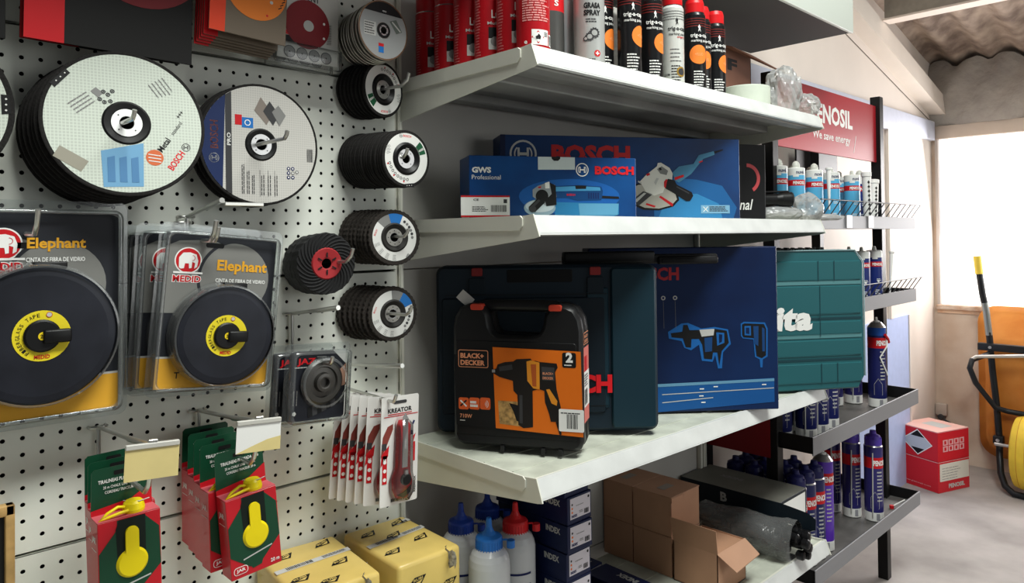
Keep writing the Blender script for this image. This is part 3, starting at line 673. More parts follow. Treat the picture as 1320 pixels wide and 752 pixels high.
# ---- tape measure packs
def tape_pack(label, c, rot, W=.184, H=.248, R=.0805, ex=.036, ey=.205, tx=.083, tz=.186, tw=.086, rx=.006, rz=-.038, sc=1):
    t = thing('tape_measure_pack', label, 'tape measure', c, (0, rot, 0), 'blister packs of long tape measures')
    f = FRONT((-W/2, 0, -H/2)); b = MB(); grc = mat('dark slate card', (36, 38, 44), .5)
    b.box((-W/2, 0, -H/2), (W/2, .0015, H/2), grc)
    sw = [(.0, .150), (.0, .226), (.02, .236), (.06, .240), (.075, .240)]+[(.112+.062*math.cos(a), .178+.060*math.sin(a)) for a in [math.radians(x) for x in range(110, -60, -10)]]+[(.10, .120), (.0, .120)]
    b.poly(f, sw, mat('grey swoosh print', (122, 122, 118), .5), .0005); 
    b.ring(f, .118, .178, .061, .066, grc, .0007, 30, math.radians(95), math.radians(240))
    b.rect(f, 0, 0, W, .048, mat('amber card band', (222, 164, 48), .5), .0005); b.rect(f, 0, .048, W, .051, lgrey_p, .0005)
    g = f                                     # elephant emblem
    b.disc(g, ex, ey, .0215, white_p, .0007, 36); b.disc(g, ex, ey, .0195, red_p, .0009, 36)
    ele = [(-.014, -.012), (-.015, .004), (-.009, .012), (.002, .013), (.012, .010), (.0155, .0), (.0145, -.010), (.010, -.013), (.011, -.004), (.006, -.002), (.006, -.012), (.002, -.013), (.001, -.005), (-.005, -.005), (-.006, -.013), (-.011, -.014)]
    b.poly(g, [(ex+x, ey+y) for x, y in ele], white_p, .0012); b.ring(g, ex+.006, ey+.004, .0038, .0046, red_p, .0015, 12, -1.6, 1.6)
    b.rect(g, ex-.022, ey-.0215, ex+.024, ey-.0185, white_p, .0013); b.text(g, 'MEDID', ex-.023, ey-.036, .046, .0125, white_p, .0010, .10); b.text(g, 'MEDID', ex-.022, ey-.035, .044, .0105, red_p, .0013, .03)
    amber = mat('amber lettering', (226, 164, 40), .5); b.text(g, 'Elephant', tx, tz, tw, tw*.27, amber, .0012, .03); b.text(g, 'CINTA DE FIBRA DE VIDRIO', tx-.001, tz-.014, tw, .0062, white_p, .0012, .02)
    b.text(g, 'T', .030, .016, .008, .010, black_p, .0009); b.rrect(g, .062, .228, .092, .236, .0035, black_p, .0009)
    b.build('printed_card', t)
    b = MB(); cx_, cz = rx, rz
    b.lathe((cx_, 0, cz), (0, -1, 0), [(R-.004, .0), (R, .003), (R, .022), (R-.003, .026), (R-.012, .0275), (.0, .0275)], 64, mat('dark graphite housing', (34, 36, 44), .38, noise=.35, nscale=14))
    reel = b.build('reel_housing', t)
    MB().box((cx_-.010, -.024, cz+R-.004), (cx_+.030, -.006, cz+R+.006), black_pl, .002).build('tape_end', reel)
    b = MB(); g2 = FRONT((cx_, -.0278, cz)); b.ring(g2, 0, 0, .020, .0335, mat('yellow ring label', (228, 208, 40), .45), .0003, 48)
    for i, ch in enumerate('FIBERGLASS TAPE'):
        if ch != ' ': a = math.radians(232-9.5*i); T(b, g2, ch, .0275*math.cos(a), .0275*math.sin(a), a-pi/2, .0032, .0046, black_p, .0008, .0)
    T(b, g2, 'MEDID', .0, -.0275, 0, .018, .005, red_p, .0009, 0.02); b.disc(g2, .008, .0275, .0032, lgrey_p, .0009)
    b.ring(g2, .008, .0275, .0030, .0036, red_p, .001, 14)
    b.build('ring_label', reel)
    b = MB(); b.lathe((cx_, -.027, cz), (0, -1, 0), [(.0215, 0), (.0215, .004), (.019, .006), (0, .006)], 36, black_pl)
    b.box((cx_, -.038, cz-.010), (cx_+.033, -.029, cz+.008), black_pl, .003); b.disc(FRONT((cx_, -.0332, cz)), 0, 0, .0055, yellow_p, .0004, 24)
    b.text(FRONT((cx_, -.0338, cz)), '20', -.003, -.0025, .006, .005, black_p, .0005)
    b.build('crank_handle', reel)
    b = MB(); q = rr(-W/2-.012, -H/2-.012, W/2+.012, H/2+.016, .012)                  # clear shell: flange, raised rim and dome
    b.prism(FRONT((0, .0005, 0)), q, .0015, clear)
    inn = rr(-W/2+.002, -H/2+.002, W/2-.002, H/2-.002, .010); outq = rr(-W/2-.004, -H/2-.004, W/2+.004, H/2+.004, .012)
    for qq, y in ((outq, -.010), (inn, -.012)): pass
    n = len(outq); vs = [(x, .0, z) for x, z in outq]+[(x, -.010, z) for x, z in outq]+[(x, -.012, z) for x, z in inn]+[(x, -.004, z) for x, z in inn]
    b.add(vs, [(k*n+i, k*n+(i+1) % n, (k+1)*n+(i+1) % n, (k+1)*n+i) for k in range(3) for i in range(n)], clear_edge, True)
    b.lathe((cx_, 0, cz), (0, -1, 0), [(R+.006, .004), (R+.0035, .024), (R+.0015, .0295), (R-.001, .030)], 64, clear_edge, cap=False)
    b.build('clear_shell', t)
    return t
ta = tape_pack('clear blister pack with black tape reel, front one of the middle hook', (.008, -.092, 1.281), math.radians(5.5))
hook('zinc hook with upturned tip holding the front middle tape measure pack', -.017, 1.430, .125, .03, .03)
for i in range(2):
    c = dup(ta); c.location = (.0115-.022-.007*i, -.053+.039*i, 1.283-.001*i); c.rotation_euler = (0, math.radians(3.5-1.2*i), 0)
    c['label'] = ['clear tape measure blister pack directly behind the front middle one', 'rearmost clear tape measure pack on the middle hook'][i]
c = tape_pack('larger clear blister pack with black tape reel, cut by the left frame edge', (-.2366, -.058, 1.2935), math.radians(.5), .19, .277, .0915, .052, .234, .078, .2235, .070, -.004, -.026)
c.scale = (1.08, 1.08, 1.08)
hook('zinc hook holding the large tape measure pack at the left', -.255, 1.437, .115, .032, .025)
# ---- price tag hooks
def tag_hook(label, x, z, L, uv, paper, lab_t, curl):
    t = hook(label, x, z, L, .03, .045, True)
    P = Vector((x, -L-.034, z+.010)); w, h = .066, .043
    h_ = thing('price_tag_holder', lab_t, 'price tag', (P.x, P.y, P.z+.014), (0, math.radians(3), math.radians(-6)), 'price tag holders')
    b = MB(); b.box((-w/2, -.003, -.004), (w/2, .003, .003), mat('clear grey clip', (196, 194, 186), .3), .001, 1); b.box((-.006, -.002, .002), (.006, .004, .007), wire, .001, 1); b.build('clip', h_)
    b = MB(); f = FRONT((-w/2, -.001, -h-.002)); b.box((-w/2, -.001, -h-.002), (w/2, 0, -.002), paper[0])
    if curl: b.poly(f, [(0.0, .0), (w, .0), (w, .020), (.046, .017), (.02, .008)], paper[1], .0004)
    b.build('paper', h_)
    return t
yel = mat('faded yellow paper', (222, 204, 140), .6, noise=.06, nscale=20)
tag_hook('zinc hook with price holder above the left chalk line boxes', -.150, 1.104, .235, None, (yel, yel), 'faded yellow price tag above the left chalk line boxes', False)
tag_hook('zinc hook with price holder above the right chalk line boxes', .006, 1.103, .215, None, (white_p, yel), 'white price tag with yellowed corner above the right chalk line boxes', True)
# upper plain holder near the tape pack
tt = hook('zinc hook with flat empty price plate above the middle tape packs', -.012, 1.440, .13, .02, .04, True)
tp = thing('price_plate', 'empty flat grey price plate below the large silver disc', 'price tag', (-.0, -.168, 1.455), (0, 0, 0)); MB().box((-.012, -.003, -.002), (.052, .003, .004), wire, .001, 1).build('plate', tp)
# ---- JAZ packs
def jaz(label, c, rot):
    t = thing('cup_wheel_pack', label, 'blister pack', c, (0, rot, 0), 'blister packs with metal wheels'); W, H = .112, .122; f = FRONT((-W/2, 0, -H/2))
    b = MB(); jb = mat('jet blue black card', (24, 26, 34), .5); b.prism(FRONT(), rr(-W/2, -H/2, W/2, H/2, .006), .0015, jb)
    b.text(f, 'JAZ', .014, .096, .036, .014, rot_red, .0006, .03); b.smalltext(f, .010, .092, .034, .004, 1, lgrey_p, .0006)
    for i in range(3): b.smalltext(f, .052, .110-.006*i, .026, .003, 1, grey_p, .0006)
    b.poly(f, [(.084, .122), (W, .122), (W, .096)], lgrey_p, .0006); b.poly(f, [(.092, .080), (W, .098), (W, .058), (.094, .054)], mat('worker picture', (170, 130, 110), .5), .0007)
    for i in range(8): b.poly(f, [(.040+.009*i, .004+.003*i), (.049+.009*i, .007+.003*i), (.047+.009*i, .026+.002*i), (.038+.009*i, .022+.002*i)], [black_p, dgrey_p][i % 2], .0008)
    for i in range(2): b.smalltext(rotfr(f, pi/2, .012+.006*i, .028), 0, 0, .034, .003, 1, grey_p, .0006)
    b.disc(f, .013, .014, .004, lgrey_p, .0006, 5); b.build('printed_card', t)
    b = MB(); o = (.006, -.001, .006); b.lathe(o, (0, -1, 0), [(.040, 0), (.041, .004), (.036, .009), (.028, .010), (.026, .006), (.018, .007), (.016, .015), (.011, .016), (.0085, .0155), (.0085, .008), (0, .008)], 40, mat('brushed dark steel wheel', (84, 82, 79), .35, .7)); b.build('cup_wheel', t)
    b = MB(); b.prism(FRONT((0, .002, 0)), rr(-W/2-.008, -H/2-.008, W/2+.008, H/2+.014, .008), .001, clear)
    q1 = rr(-W/2-.002, -H/2-.002, W/2+.002, H/2+.002, .008); q2 = rr(-W/2+.004, -H/2+.004, W/2-.004, H/2-.004, .008); n = len(q1)
    b.add([(x, 0, z) for x, z in q1]+[(x, -.016, z) for x, z in q1]+[(x, -.018, z) for x, z in q2], [(k*n+i, k*n+(i+1) % n, (k+1)*n+(i+1) % n, (k+1)*n+i) for k in range(2) for i in range(n)], clear_edge, True)
    b.lathe(o, (0, -1, 0), [(.046, .012), (.044, .018), (.040, .019)], 40, clear_edge, cap=False); b.build('clear_shell', t); return t
j = jaz('black carded metal cup wheel in clear shell, front of its pair', (.174, -.118, 1.137), math.radians(4))
k = dup(j); k.location = (.163, -.075, 1.131); k['label'] = 'black carded metal cup wheel pack behind the front one of the pair'
hook('zinc double hook holding the two black wheel packs', .181, 1.257, .150, .012, .078, True)
# ---- knives
def knife(label, c, rot, yaw_=0.):
    t = thing('knife_pack', label, 'utility knife', c, (0, rot, yaw_), 'carded utility knives'); W, H = .084, .200; f = FRONT((-W/2, 0, -H/2)); b = MB()
    b.prism(FRONT(), rr(-W/2, -H/2, W/2, H/2, .004), .0012, mat('white knife card', (228, 226, 222), .5))
    b.rect(f, .006, .163, W-.002, .1645, red_p, .0006); b.text(f, 'KREATOR', .014, .170, .054, .0085, black_p, .0006, .03); b.rect(f, .014, .1665, .068, .168, red_p, .0007)
    b.poly(f, [(.0, .090), (.012, .110), (.026, .140), (.026, .150), (.014, .146), (.004, .128)], mat('hand picture', (132, 60, 52), .5), .0006); b.poly(f, [(.0, .074), (.016, .092), (.018, .112), (.002, .096)], red_p, .0008)
    b.rect(f, .002, .104, .012, .116, dgrey_p, .0009)
    b.rect(f, .004, .042, .014, .094, red_p, .0008)
    for i in range(3): b.disc(f, .009, .050+.016*i, .0036, white_p, .0010, 12)
    b.text(f, '18', .006, .082, .006, .006, white_p, .0011)
    b.rect(f, .070, .074, .077, .110, red_p, .0008); b.line(f, .058, .120, .074, .150, .004, navy_p, .0007); b.poly(f, [(.068, .118), (.078, .126), (.072, .108)], red_p, .0008)
    T(b, f, 'KREATOR', .077, .030, pi/2, .030, .0055, black_p); b.barcode(f, .024, .006, .040, .006, black_p, .0007, 20); b.rrect(f, .026, .186, .056, .192, .003, dgrey_p, .0007)
    b.build('printed_card', t)
    g = FRONT((0, -.002, 0)); b = MB(); body = [(-.018, -.070), (-.010, -.086), (.010, -.088), (.020, -.074), (.022, -.058), (.017, -.040), (.016, .046), (.008, .056), (-.006, .056), (-.010, .046), (-.012, -.030), (-.019, -.050)]
    b.rprism(Fr((0, -.014, 0), (1, 0, 0), (0, 0, 1)), body, .013, red_p, .002); kb = b.build('knife_body', t)
    b = MB(); b.prism(Fr((0, -.0152, 0), (1, 0, 0), (0, 0, 1)), [(-.004, -.030), (.008, -.030), (.008, .060), (.002, .070), (-.004, .062)], .0015, silver); b.build('blade', kb)
    b = MB(); b.lathe((.004, -.014, -.052), (0, -1, 0), [(.011, 0), (.011, .004), (.008, .006), (0, .006)], 24, black_pl); b.prism(Fr((0, -.0148, 0), (1, 0, 0), (0, 0, 1)), [(-.014, -.078), (.0, -.086), (.016, -.078), (.018, -.064), (.010, -.070), (.0, -.076)], .002, black_pl)
    b.box((.0, -.019, -.044), (.008, -.014, -.034), silver, .001, 1); b.build('slider_lock', kb)
    q1 = [(x*1.25, z*1.08) for x, z in body]; q2 = [(x*1.08, z*1.03) for x, z in body]; n = len(q1); b = MB()
    b.add([(x, -.0014, z) for x, z in q1]+[(x, -.018, z) for x, z in q2]+[(0, -.021, -.01)], [(i, (i+1) % n, (i+1) % n+n, i+n) for i in range(n)]+[(n+i, n+(i+1) % n, 2*n) for i in range(n)], clear, True); b.build('clear_blister', t)
    return t
KB = knife('carded red utility knife in front, facing out fully', (.3135, -.170, 1.003), math.radians(2), math.radians(0))
kl = ['carded red knife standing edge-on directly behind the front knife', 'carded red knife, third from the front of the knives', 'carded red knife, fourth from the front of the knives', 'carded red knife, fifth from the front of the knives', 'rearmost carded red knife, furthest left']
for i in range(5):
    c = dup(KB); c.location = (.300-.004*i, -.148+.024*i, 1.001-.0015*i); c.rotation_euler = (0, math.radians(3.2+.4*i), math.radians(-14+2*i)); c['label'] = kl[i]
hook('zinc double hook with upturned tip holding the carded knives', .290, 1.146, .185, .012, .046, True)
# ---- chalk line boxes
jred = mat('glossy red carton', (192, 26, 38), .35, coat=.2); jgreen = mat('glossy dark green carton', (18, 66, 44), .35, coat=.2); yel_pl = mat('yellow plastic', (238, 214, 20), .35)
def chalk(label, c, rot, yaw_, group, front=True):
    t = thing('chalk_line_box', label, 'chalk line', c, (0, rot, yaw_), group); W, D, H = .080, .034, .122          # origin: top back centre of the box
    b = MB(); b.box((-W/2, -D, -H), (W/2, 0, 0), jred, .0008, 1); f = FRONT((-W/2, -D, -H))
    gp = [(.002, .060), (.026, .100), (.026, H), (.068, H), (.078, .100), (.0795, .060), (.040, .004)]
    b.poly(f, [(.001, .035), (.001, .080), (.024, .108), (.024, H-.002), (.058, H-.002), (.078, .098), (.0795, .045), (.048, .014), (.030, .012)], jgreen, .0005)
    b.poly(f, [(.028, .016), (.034, .008), (.048, .010), (.050, .016)], jgreen, .0006); b.line(f, .020, .026, .066, .034, .002, lgrey_p, .0008)
    b.poly(f, [(.024, .060), (.022, .108), (.026, H-.002), (.060, H-.002), (.060, .070)], mat('dark window', (8, 22, 16), .6), .0008)
    b.text(f, '20 m', .062, .006, .014, .006, white_p, .0008, .02); b.rrect(f, .004, .006, .026, .018, .005, white_p, .0007); b.rrect(f, .005, .007, .025, .017, .004, jred, .0009); b.text(f, 'JAR', .008, .009, .014, .006, white_p, .0011, .03)
    sd = Fr((-W/2, 0, -H), (0, -1, 0), (0, 0, 1)); sd = Fr((-W/2, -0, -H), (0, -1, 0), (0, 0, 1)); sd.n = Vector((-1, 0, 0))
    b.add([sd.p(x, y, .0006) for x, y in ((.006, .082), (.028, .082), (.028, .083), (.006, .083))], [(0, 1, 2, 3)], white_p)
    vs, fs = text_geo('JAR', .03); b.add([(-W/2-.0006, -(.007+a*.020), -H+.090+q*.011) for a, q in vs], fs, white_p)
    b.build('carton', t)
    b = MB(); hd = [(-W/2, -.002), (W/2, -.002), (W/2-.002, .020), (W/2-.002, .060), (W/2-.006, .064), (-W/2+.006, .064), (-W/2+.002, .060)]
    b.prism(FRONT((0, -.001, 0)), hd, .001, jgreen); g = FRONT((-W/2, -.0012, 0)); b.poly(g, [(.0, .0), (W-.001, .0), (W-.001, .030), (.052, .014), (.0, .008)], jred, .0004)
    b.text(g, 'TIRALINEAS PLOMADA 20 m', .010, .043, .060, .0052, white_p, .0007, .02); b.text(g, '20 m CHALK LINE TRACER', .016, .035, .048, .004, white_p, .0007, .01); b.text(g, 'CORDEAU TRACEUR 20 m', .018, .028, .046, .004, white_p, .0007, .01)
    b.rrect(g, .030, .052, .050, .058, .002, black_matte, .0006); b.build('header_card', t)
    if front:
        b = MB(); Rr = .0205; b.lathe((0.002, -D+.003, -H+.058), (0, -1, 0), [(Rr, 0), (Rr, .004), (Rr-.003, .007), (0, .0075)], 36, yel_pl)
        b.prism(FRONT((0, -D-.0042, -H)), rr(-.0065, .058, .0105, .108, .008), .006, yel_pl); b.build('crank_knob', t)
        b = MB(); b.prism(FRONT((0, -D-.0004, -H)), rr(-.016, .066, .018, .116, .015), .003, mat('translucent green body', (24, 120, 76), .3)); b.build('reel_body', t)
        b = MB(); b.lathe((.010, -.018, .001), (0, 0, 1), [(.014, 0), (.0145, .004), (.013, .012), (.010, .015), (0, .016)], 24, yel_pl)
        b.tube([(.0, -.020, .009), (-.012, -.024, .013), (-.026, -.026, .008), (-.036, -.027, .001), (-.026, -.028, .003), (-.012, -.030, .006), (.0, -.028, .006)], .0022, yel_pl, 8)
        b.tube([(.0, -.006, .014), (.014, -.030, .016), (.030, -.020, .014)], .0007, lgrey_p, 5); b.build('line_hook', t)
        ch = MB().rect(Fr((-W/2, -D, 0), (1, 0, 0), (0, 1, 0)), .0, .0, W, D, mat('pink box top', (206, 96, 104), .5), .0006).build('carton_top', t)  # carton top a lighter pink than the red sides
    return t
g2 = 'red and green chalk line boxes on the right hook'; g1 = 'red and green chalk line boxes on the left hook'
CH = chalk('red and green chalk line box with yellow crank, front of right group', (.006, -.184, 1.011), math.radians(-4.5), 0, g2)
for i in range(4):
    c = dup(CH); c.location = (-.004+.0038*i, -.146+.037*i, 1.015+.001*i); c.rotation_euler = (0, math.radians(-1.5+.5*i), 0); c['label'] = 'red chalk line box, '+ordi(i+1, 5, 'the right group')
for i in range(3):
    c = dup(CH); c['group'] = g1; c.location = (-.160+.005*i, -.168+.037*i, 1.018+.001*i); c.rotation_euler = (0, math.radians(-1-.3*i), 0)
    c['label'] = ['red and green chalk line box with yellow crank, front of left group', 'red chalk line box, second from the front of the left group', 'red chalk line box, rearmost of the left group'][i]
# ---- yellow wrapped packs
yw = mat('yellow wrapping paper', (216, 188, 106), .42, noise=.12, nscale=9, coat=.3)
def ypack(label, c, W, D, H, rz, wrinkle):
    t = thing('wrapped_pack', label, 'wrapped pack', c, (0, 0, rz), 'yellow wrapped packs')
    b = MB(); b.box((-W/2, -D/2, 0), (W/2, D/2, H), yw, .008, 3); tp = Fr((-W/2, -D/2, H), (1, 0, 0), (0, 1, 0)); fr_ = FRONT((-W/2, -D/2, 0)); rnd = random.Random(len(label))
    def emblem(f, x, y, s, a):
        g = rotfr(f, a, x, y); b.poly(g, [(-s, .0), (-s*.4, s*.42), (s, s*.30), (s*.3, -s*.5)], black_p, .0007); b.poly(g, [(-s*.35, -s*.12), (s*.55, -s*.02), (s*.15, -s*.36)], yw, .0010); b.text(g, 'RUBI', -s*.55, .02*s, s*1.1, s*.26, yw, .0011, .02)
    for x, y, a in ((.25*W, .80*D, .3), (.78*W, .86*D, .5), (.2*W, .30*D, .2), (.74*W, .40*D, .35), (.5*W, .62*D, .3) if wrinkle else (.45*W, .12*D, .1)): emblem(tp, x, y, .022, a)
    for x, y, a in ((.3*W, .65*H, .1), (.8*W, .4*H, .1)): emblem(fr_, x, y, .018, a)
    sl = Fr((-W/2, D/2, 0), (0, -1, 0), (0, 0, 1)); emblem(sl, .5*D, .5*H, .02, .1)
    b.poly(tp, [(.02*W, .50*D), (.98*W, .57*D), (.98*W, .645*D), (.02*W, .575*D)], lgrey_p, .0005) ; b.barcode(rotfr(tp, .1, .16*W, .525*D), 0, 0, .05, .010, black_p, .0009, 16); b.smalltext(rotfr(tp, .1, .62*W, .56*D), 0, 0, .05, .010, 3, dgrey_p, .0009)
    if wrinkle: b.poly(tp, [(.72*W, .80*D), (.98*W, .83*D), (.97*W, .90*D), (.73*W, .87*D)], lgrey_p, .0006); b.barcode(tp, .80*W, .81*D, .018, .01, black_p, .001, 8)
    b.build('wrapped_block', t)
    for x, y, z, s in ((W/2+.001, -D*.25, H*.75, 1.), (W/2-.03, -D/2-.001, H*.9, .8)):
        b = MB(); n = 7; vs = []
        for i in range(n):
            for k in range(4): vs.append((x+.004*math.sin(i*2.1+k), y-.02+.006*i, z-.02+.013*k*s+.004*math.sin(i*1.7)))
        b.add(vs, [(i*4+k, i*4+k+1, (i+1)*4+k+1, (i+1)*4+k) for i in range(n-1) for k in range(3)], mat('crinkled barcode tape', (190, 188, 182), .35, noise=.6, nscale=150, bump=.5), True)
        b.build('loose_tape', t)
    return t
ypack('yellow wrapped pack with black emblems at right, crinkled label on its corner', (.343, -.128, .712), .140, .20, .103, math.radians(-2), True)
ypack('yellow wrapped pack with white barcode strip, left of the other', (.170, -.118, .712), .150, .20, .108, math.radians(-6), False)
# framed slate at the lower left
t = thing('framed_board', 'wooden framed black board, cut by the lower left frame edge', 'board', (-.42, -.006, .80)); wood = mat('light wood frame', (188, 152, 96), .5, noise=.25, nscale=40)
b = MB(); W, H = .157, .215; b.box((0, -.016, H-.016), (W, 0, H), wood, .002).box((0, -.016, 0), (W, 0, .016), wood, .002).box((0, -.016, 0), (.014, 0, H), wood, .002).box((W-.012, -.016, 0), (W, 0, H), wood, .002); b.build('frame', t)
MB().box((.01, -.006, .01), (W-.01, -.002, H-.01), mat('slate face', (30, 30, 30), .3)).build('slate', t)
# ================================================================== shelf goods
class CF:                                     # frame wrapped round a cylinder; x = arc length, faces angle a (0: -Y, 90deg: -X)
    def __init__(s, R, a=0., o=(0, 0, 0)): s.R = R; s.a0 = a; s.o = Vector(o)
    def p(s, x, y, h=0.):
        t = x/s.R; a = s.a0-t
        return s.o+Vector((-(s.R+h)*math.sin(a), -(s.R+h)*math.cos(a), y))
def crect(b, c, x0, y0, x1, y1, m, h=.0004):
    n = max(1, int(abs(x1-x0)/.004)); vs = []
    for i in range(n+1): x = x0+(x1-x0)*i/n; vs += [c.p(x, y0, h), c.p(x, y1, h)]
    b.add(vs, [(2*i, 2*i+2, 2*i+3, 2*i+1) for i in range(n)], m, True)
def cdisc(b, c, x, y, r, m, h=.0005): 
    n = 24; K = 6; vs = [c.p(x+r*k/K*math.cos(2*pi*i/n), y+r*k/K*math.sin(2*pi*i/n), h) for k in range(1, K+1) for i in range(n)]+[c.p(x, y, h)]
    b.add(vs, [(K*n, i, (i+1) % n) for i in range(n)]+[(k*n+i, (k+1)*n+i, (k+1)*n+(i+1) % n, k*n+(i+1) % n) for k in range(K-1) for i in range(n)], m, True)
def ctext(b, c, s, x, y, w, h_, m, h=.0007, bold=.02, vert=False):
    vs, fs = text_geo(s, bold)
    b.add([c.p(x-q*w, y+a*h_, h) if vert else c.p(x+a*w, y+q*h_, h) for a, q in vs], fs, m)
def csmall(b, c, x, y, w, hh, rows, m, h=.0005, fill=.5):
    rnd = random.Random(int(abs(x*1e4+y*1e3))+rows)
    for i in range(rows):
        yy = y+hh*(i+.5)/rows; px = x; end = x+w*rnd.uniform(.7, 1)
        while px < end:
            l = min(rnd.uniform(.1, .3)*w, end-px); crect(b, c, px, yy-hh/rows*fill/2, px+l*.85, yy+hh/rows*fill/2, m, h); px += l
A45 = math.radians(43)
# ---- spray cans on the top shelf
cred = mat('red can paint', (176, 20, 30), .32, coat=.2)
def red_can(label, x, y, face, big=False):
    t = thing('spray_can', label, 'spray can', (x, y, ZS[0]-.003), (0, 0, 0), 'red spray cans'); R = .0315; c = CF(R, face)
    b = MB(); b.lathe((0, 0, 0), (0, 0, 1), [(R-.004, 0, silver), (R, .001, silver), (R, .004, cred), (R, .150, silver), (R-.001, .152, silver), (R-.004, .157, cred)], 40, cred)
    if not big:
        csmall(b, c, -.042, .012, .016, .125, 22, mat('faded red print', (206, 120, 120), .5), .0005, .35)
        ctext(b, c, 'Lu', -.004, .092, .015, .016, white_p); ctext(b, c, 'Multi', -.012, .079, .024, .006, lgrey_p)
        crect(b, c, -.010, .052, .012, .074, black_p, .0006); crect(b, c, -.010, .030, .012, .052, lgrey_p, .0006); cdisc(b, c, .004, .046, .010, grey_p, .0009); crect(b, c, .006, .030, .016, .074, mat('can photo grey', (150, 148, 146), .5), .0008)
        crect(b, c, -.020, .006, .020, .016, mat('mottled red', (200, 90, 90), .5), .0005)
    else:
        csmall(b, c, -.030, .055, .056, .090, 20, mat('pale red print', (226, 150, 146), .5), .0005, .55)
        crect(b, c, -.012, .012, .022, .040, white_p, .0006); g0 = (.0, .026)
        rect = [(0, -.012), (.012, 0), (0, .012), (-.012, 0)]; b.add([c.p(g0[0]+x, g0[1]+y, .0009) for x, y in rect], [(0, 1, 2, 3)], red_p); b.add([c.p(g0[0]+x*.8, g0[1]+y*.8, .0012) for x, y in rect], [(0, 1, 2, 3)], white_p)
        fl = [(-.004, -.004), (.004, -.004), (.005, .001), (.001, .006), (-.002, .002), (-.005, .001)]; b.add([c.p(g0[0]+x, g0[1]+y, .0015) for x, y in fl], [tuple(range(6))], black_p)
        for i in range(3): crect(b, c, .012, .034-.003*i, .020, .0355-.003*i, dgrey_p, .0009)
        crect(b, c, .025, .012, .040, .034, white_p, .0006)
        for i in range(7): crect(b, c, .0262+.0019*i, .014, .0272+.0019*i, .032, black_p, .0009)
        ctext(b, c, 'e', -.026, .014, .006, .006, white_p)
    b.build('can_body', t)
    MB().lathe((0, 0, .152), (0, 0, 1), [(R-.0015, 0), (R-.0015, .034), (R-.006, .040), (0, .040)], 36, cred).build('cap', t)
    return t
rl = ['rearmost red spray can at the left end of the top shelf', 'red spray can second from the back on the top shelf', 'red spray can third from the back on the top shelf', 'red spray can fourth from the back on the top shelf', 'red spray can just behind the one showing its back label', 'red spray can showing its pale back label and flame symbol, at shelf corner']
for i in range(6):
    red_can(rl[i], .500+(-.010 if i == 5 else 0), -.032-.0655*i, A45-.25, i == 5)
def marker_can(label, x, y, col='black', cap='red', R=.026, face=A45, dx=.020):
    t = thing('marking_spray_can', label, 'spray can', (x, y, ZS[0]-.003), (0, 0, 0), 'marking paint cans'); c = CF(R, face)
    body = {'black': mat('black can paint', (20, 20, 22), .3, coat=.2), 'white': mat('pearl white can paint', (206, 208, 202), .3, .1, coat=.2)}[col]; ink = white_p if col == 'black' else black_p
    rim = silver
    b = MB(); b.lathe((0, 0, 0), (0, 0, 1), [(R-.003, 0, rim), (R, .001, rim), (R, .003, body), (R, .190, body), (R-.003, .196, black_pl), (R-.004, .200, black_pl)], 40, body)
    for i in range(4): crect(b, c, -R*1.5, .162+.006*i, R*1.5, .164+.006*i, mat('deep red stripe', (116, 34, 30), .5) if col == 'black' else grey_p, .0005)
    ctext(b, c, 'trig-a-cap', -.017, .133, .046, .012, ink, bold=.02); ctext(b, c, 'marking paint', -.015, .123, .044, .008, ink, bold=.01)
    fig = [(-.003, .0), (-.001, .008), (-.003, .012), (.0, .018), (.003, .012), (.002, .008), (.004, .0), (.001, .005)]
    b.add([c.p(.004+x, .148+y, .0011) for x, y in fig], [tuple(range(len(fig)))], ink)
    if col == 'black': cdisc(b, c, .004+dx, .094, .0230, mat('orange dot print', (244, 132, 52), .45)); ctext(b, c, '+FLUO', -.006+dx, .091, .020, .007, mat('pale orange lettering', (250, 180, 120), .5), .0010, .0)
    else:
        ctext(b, c, 'original', .004, .117, .022, .006, red_p)
        for i in range(4): csmall(b, c, -.012, .090-.009*i, .030, .004, 1, dgrey_p)
        cdisc(b, c, .014, .040, .012, mat('gold seal', (176, 140, 60), .35, .5)); cdisc(b, c, .014, .040, .008, dgrey_p, .0008); ctext(b, c, '+ FLUO', -.012, .030, .028, .006, dgrey_p, vert=True)
    for i in range(7): csmall(b, c, -.010, .012+.0065*i, .030, .0045, 1, ink, .0005, .6)
    b.build('can_body', t)
    cm = {'red': mat('red cap', (206, 28, 32), .35), 'blue': mat('blue cap', (24, 40, 130), .35)}[cap]
    MB().lathe((0, 0, .198), (0, 0, 1), [(R-.003, 0), (R-.003, .022), (R-.006, .032), (0, .033)], 36, cm).build('cap', t)
    return t
t = thing('spray_can', 'silver spray can with printed gear picture and small red cross', 'spray can', (.697, -.322, ZS[0]-.003)); R = .0325; c = CF(R, A45+.03); sc = mat('satin silver can', (186, 188, 186), .3, .35)
b = MB(); b.lathe((0, 0, 0), (0, 0, 1), [(R-.004, 0), (R, .002), (R, .178), (R-.004, .184)], 40, sc)
ctext(b, c, 'GRASA', -.014, .131, .036, .012, black_p, bold=.05); ctext(b, c, 'SPRAY', -.014, .116, .036, .012, black_p, bold=.05); csmall(b, c, -.010, .101, .030, .010, 2, dgrey_p)
for x, y, r in ((-.002, .072, .010), (.008, .080, .012), (-.010, .068, .006)):
    vs = []
    for i in range(24): q = r*(1 if i % 2 else .8); vs.append(c.p(x+q*math.cos(2*pi*i/24), y+q*math.sin(2*pi*i/24), .0008))
    b.add(vs, [tuple(range(24))], dgrey_p); cdisc(b, c, x, y, r*.5, MATS['satin silver can'], .0012)
cdisc(b, c, .014, .038, .007, red_p); crect(b, c, .0128, .034, .0152, .042, white_p, .001); crect(b, c, .010, .0368, .018, .0392, white_p, .001); csmall(b, c, -.016, .024, .036, .004, 1, dgrey_p)
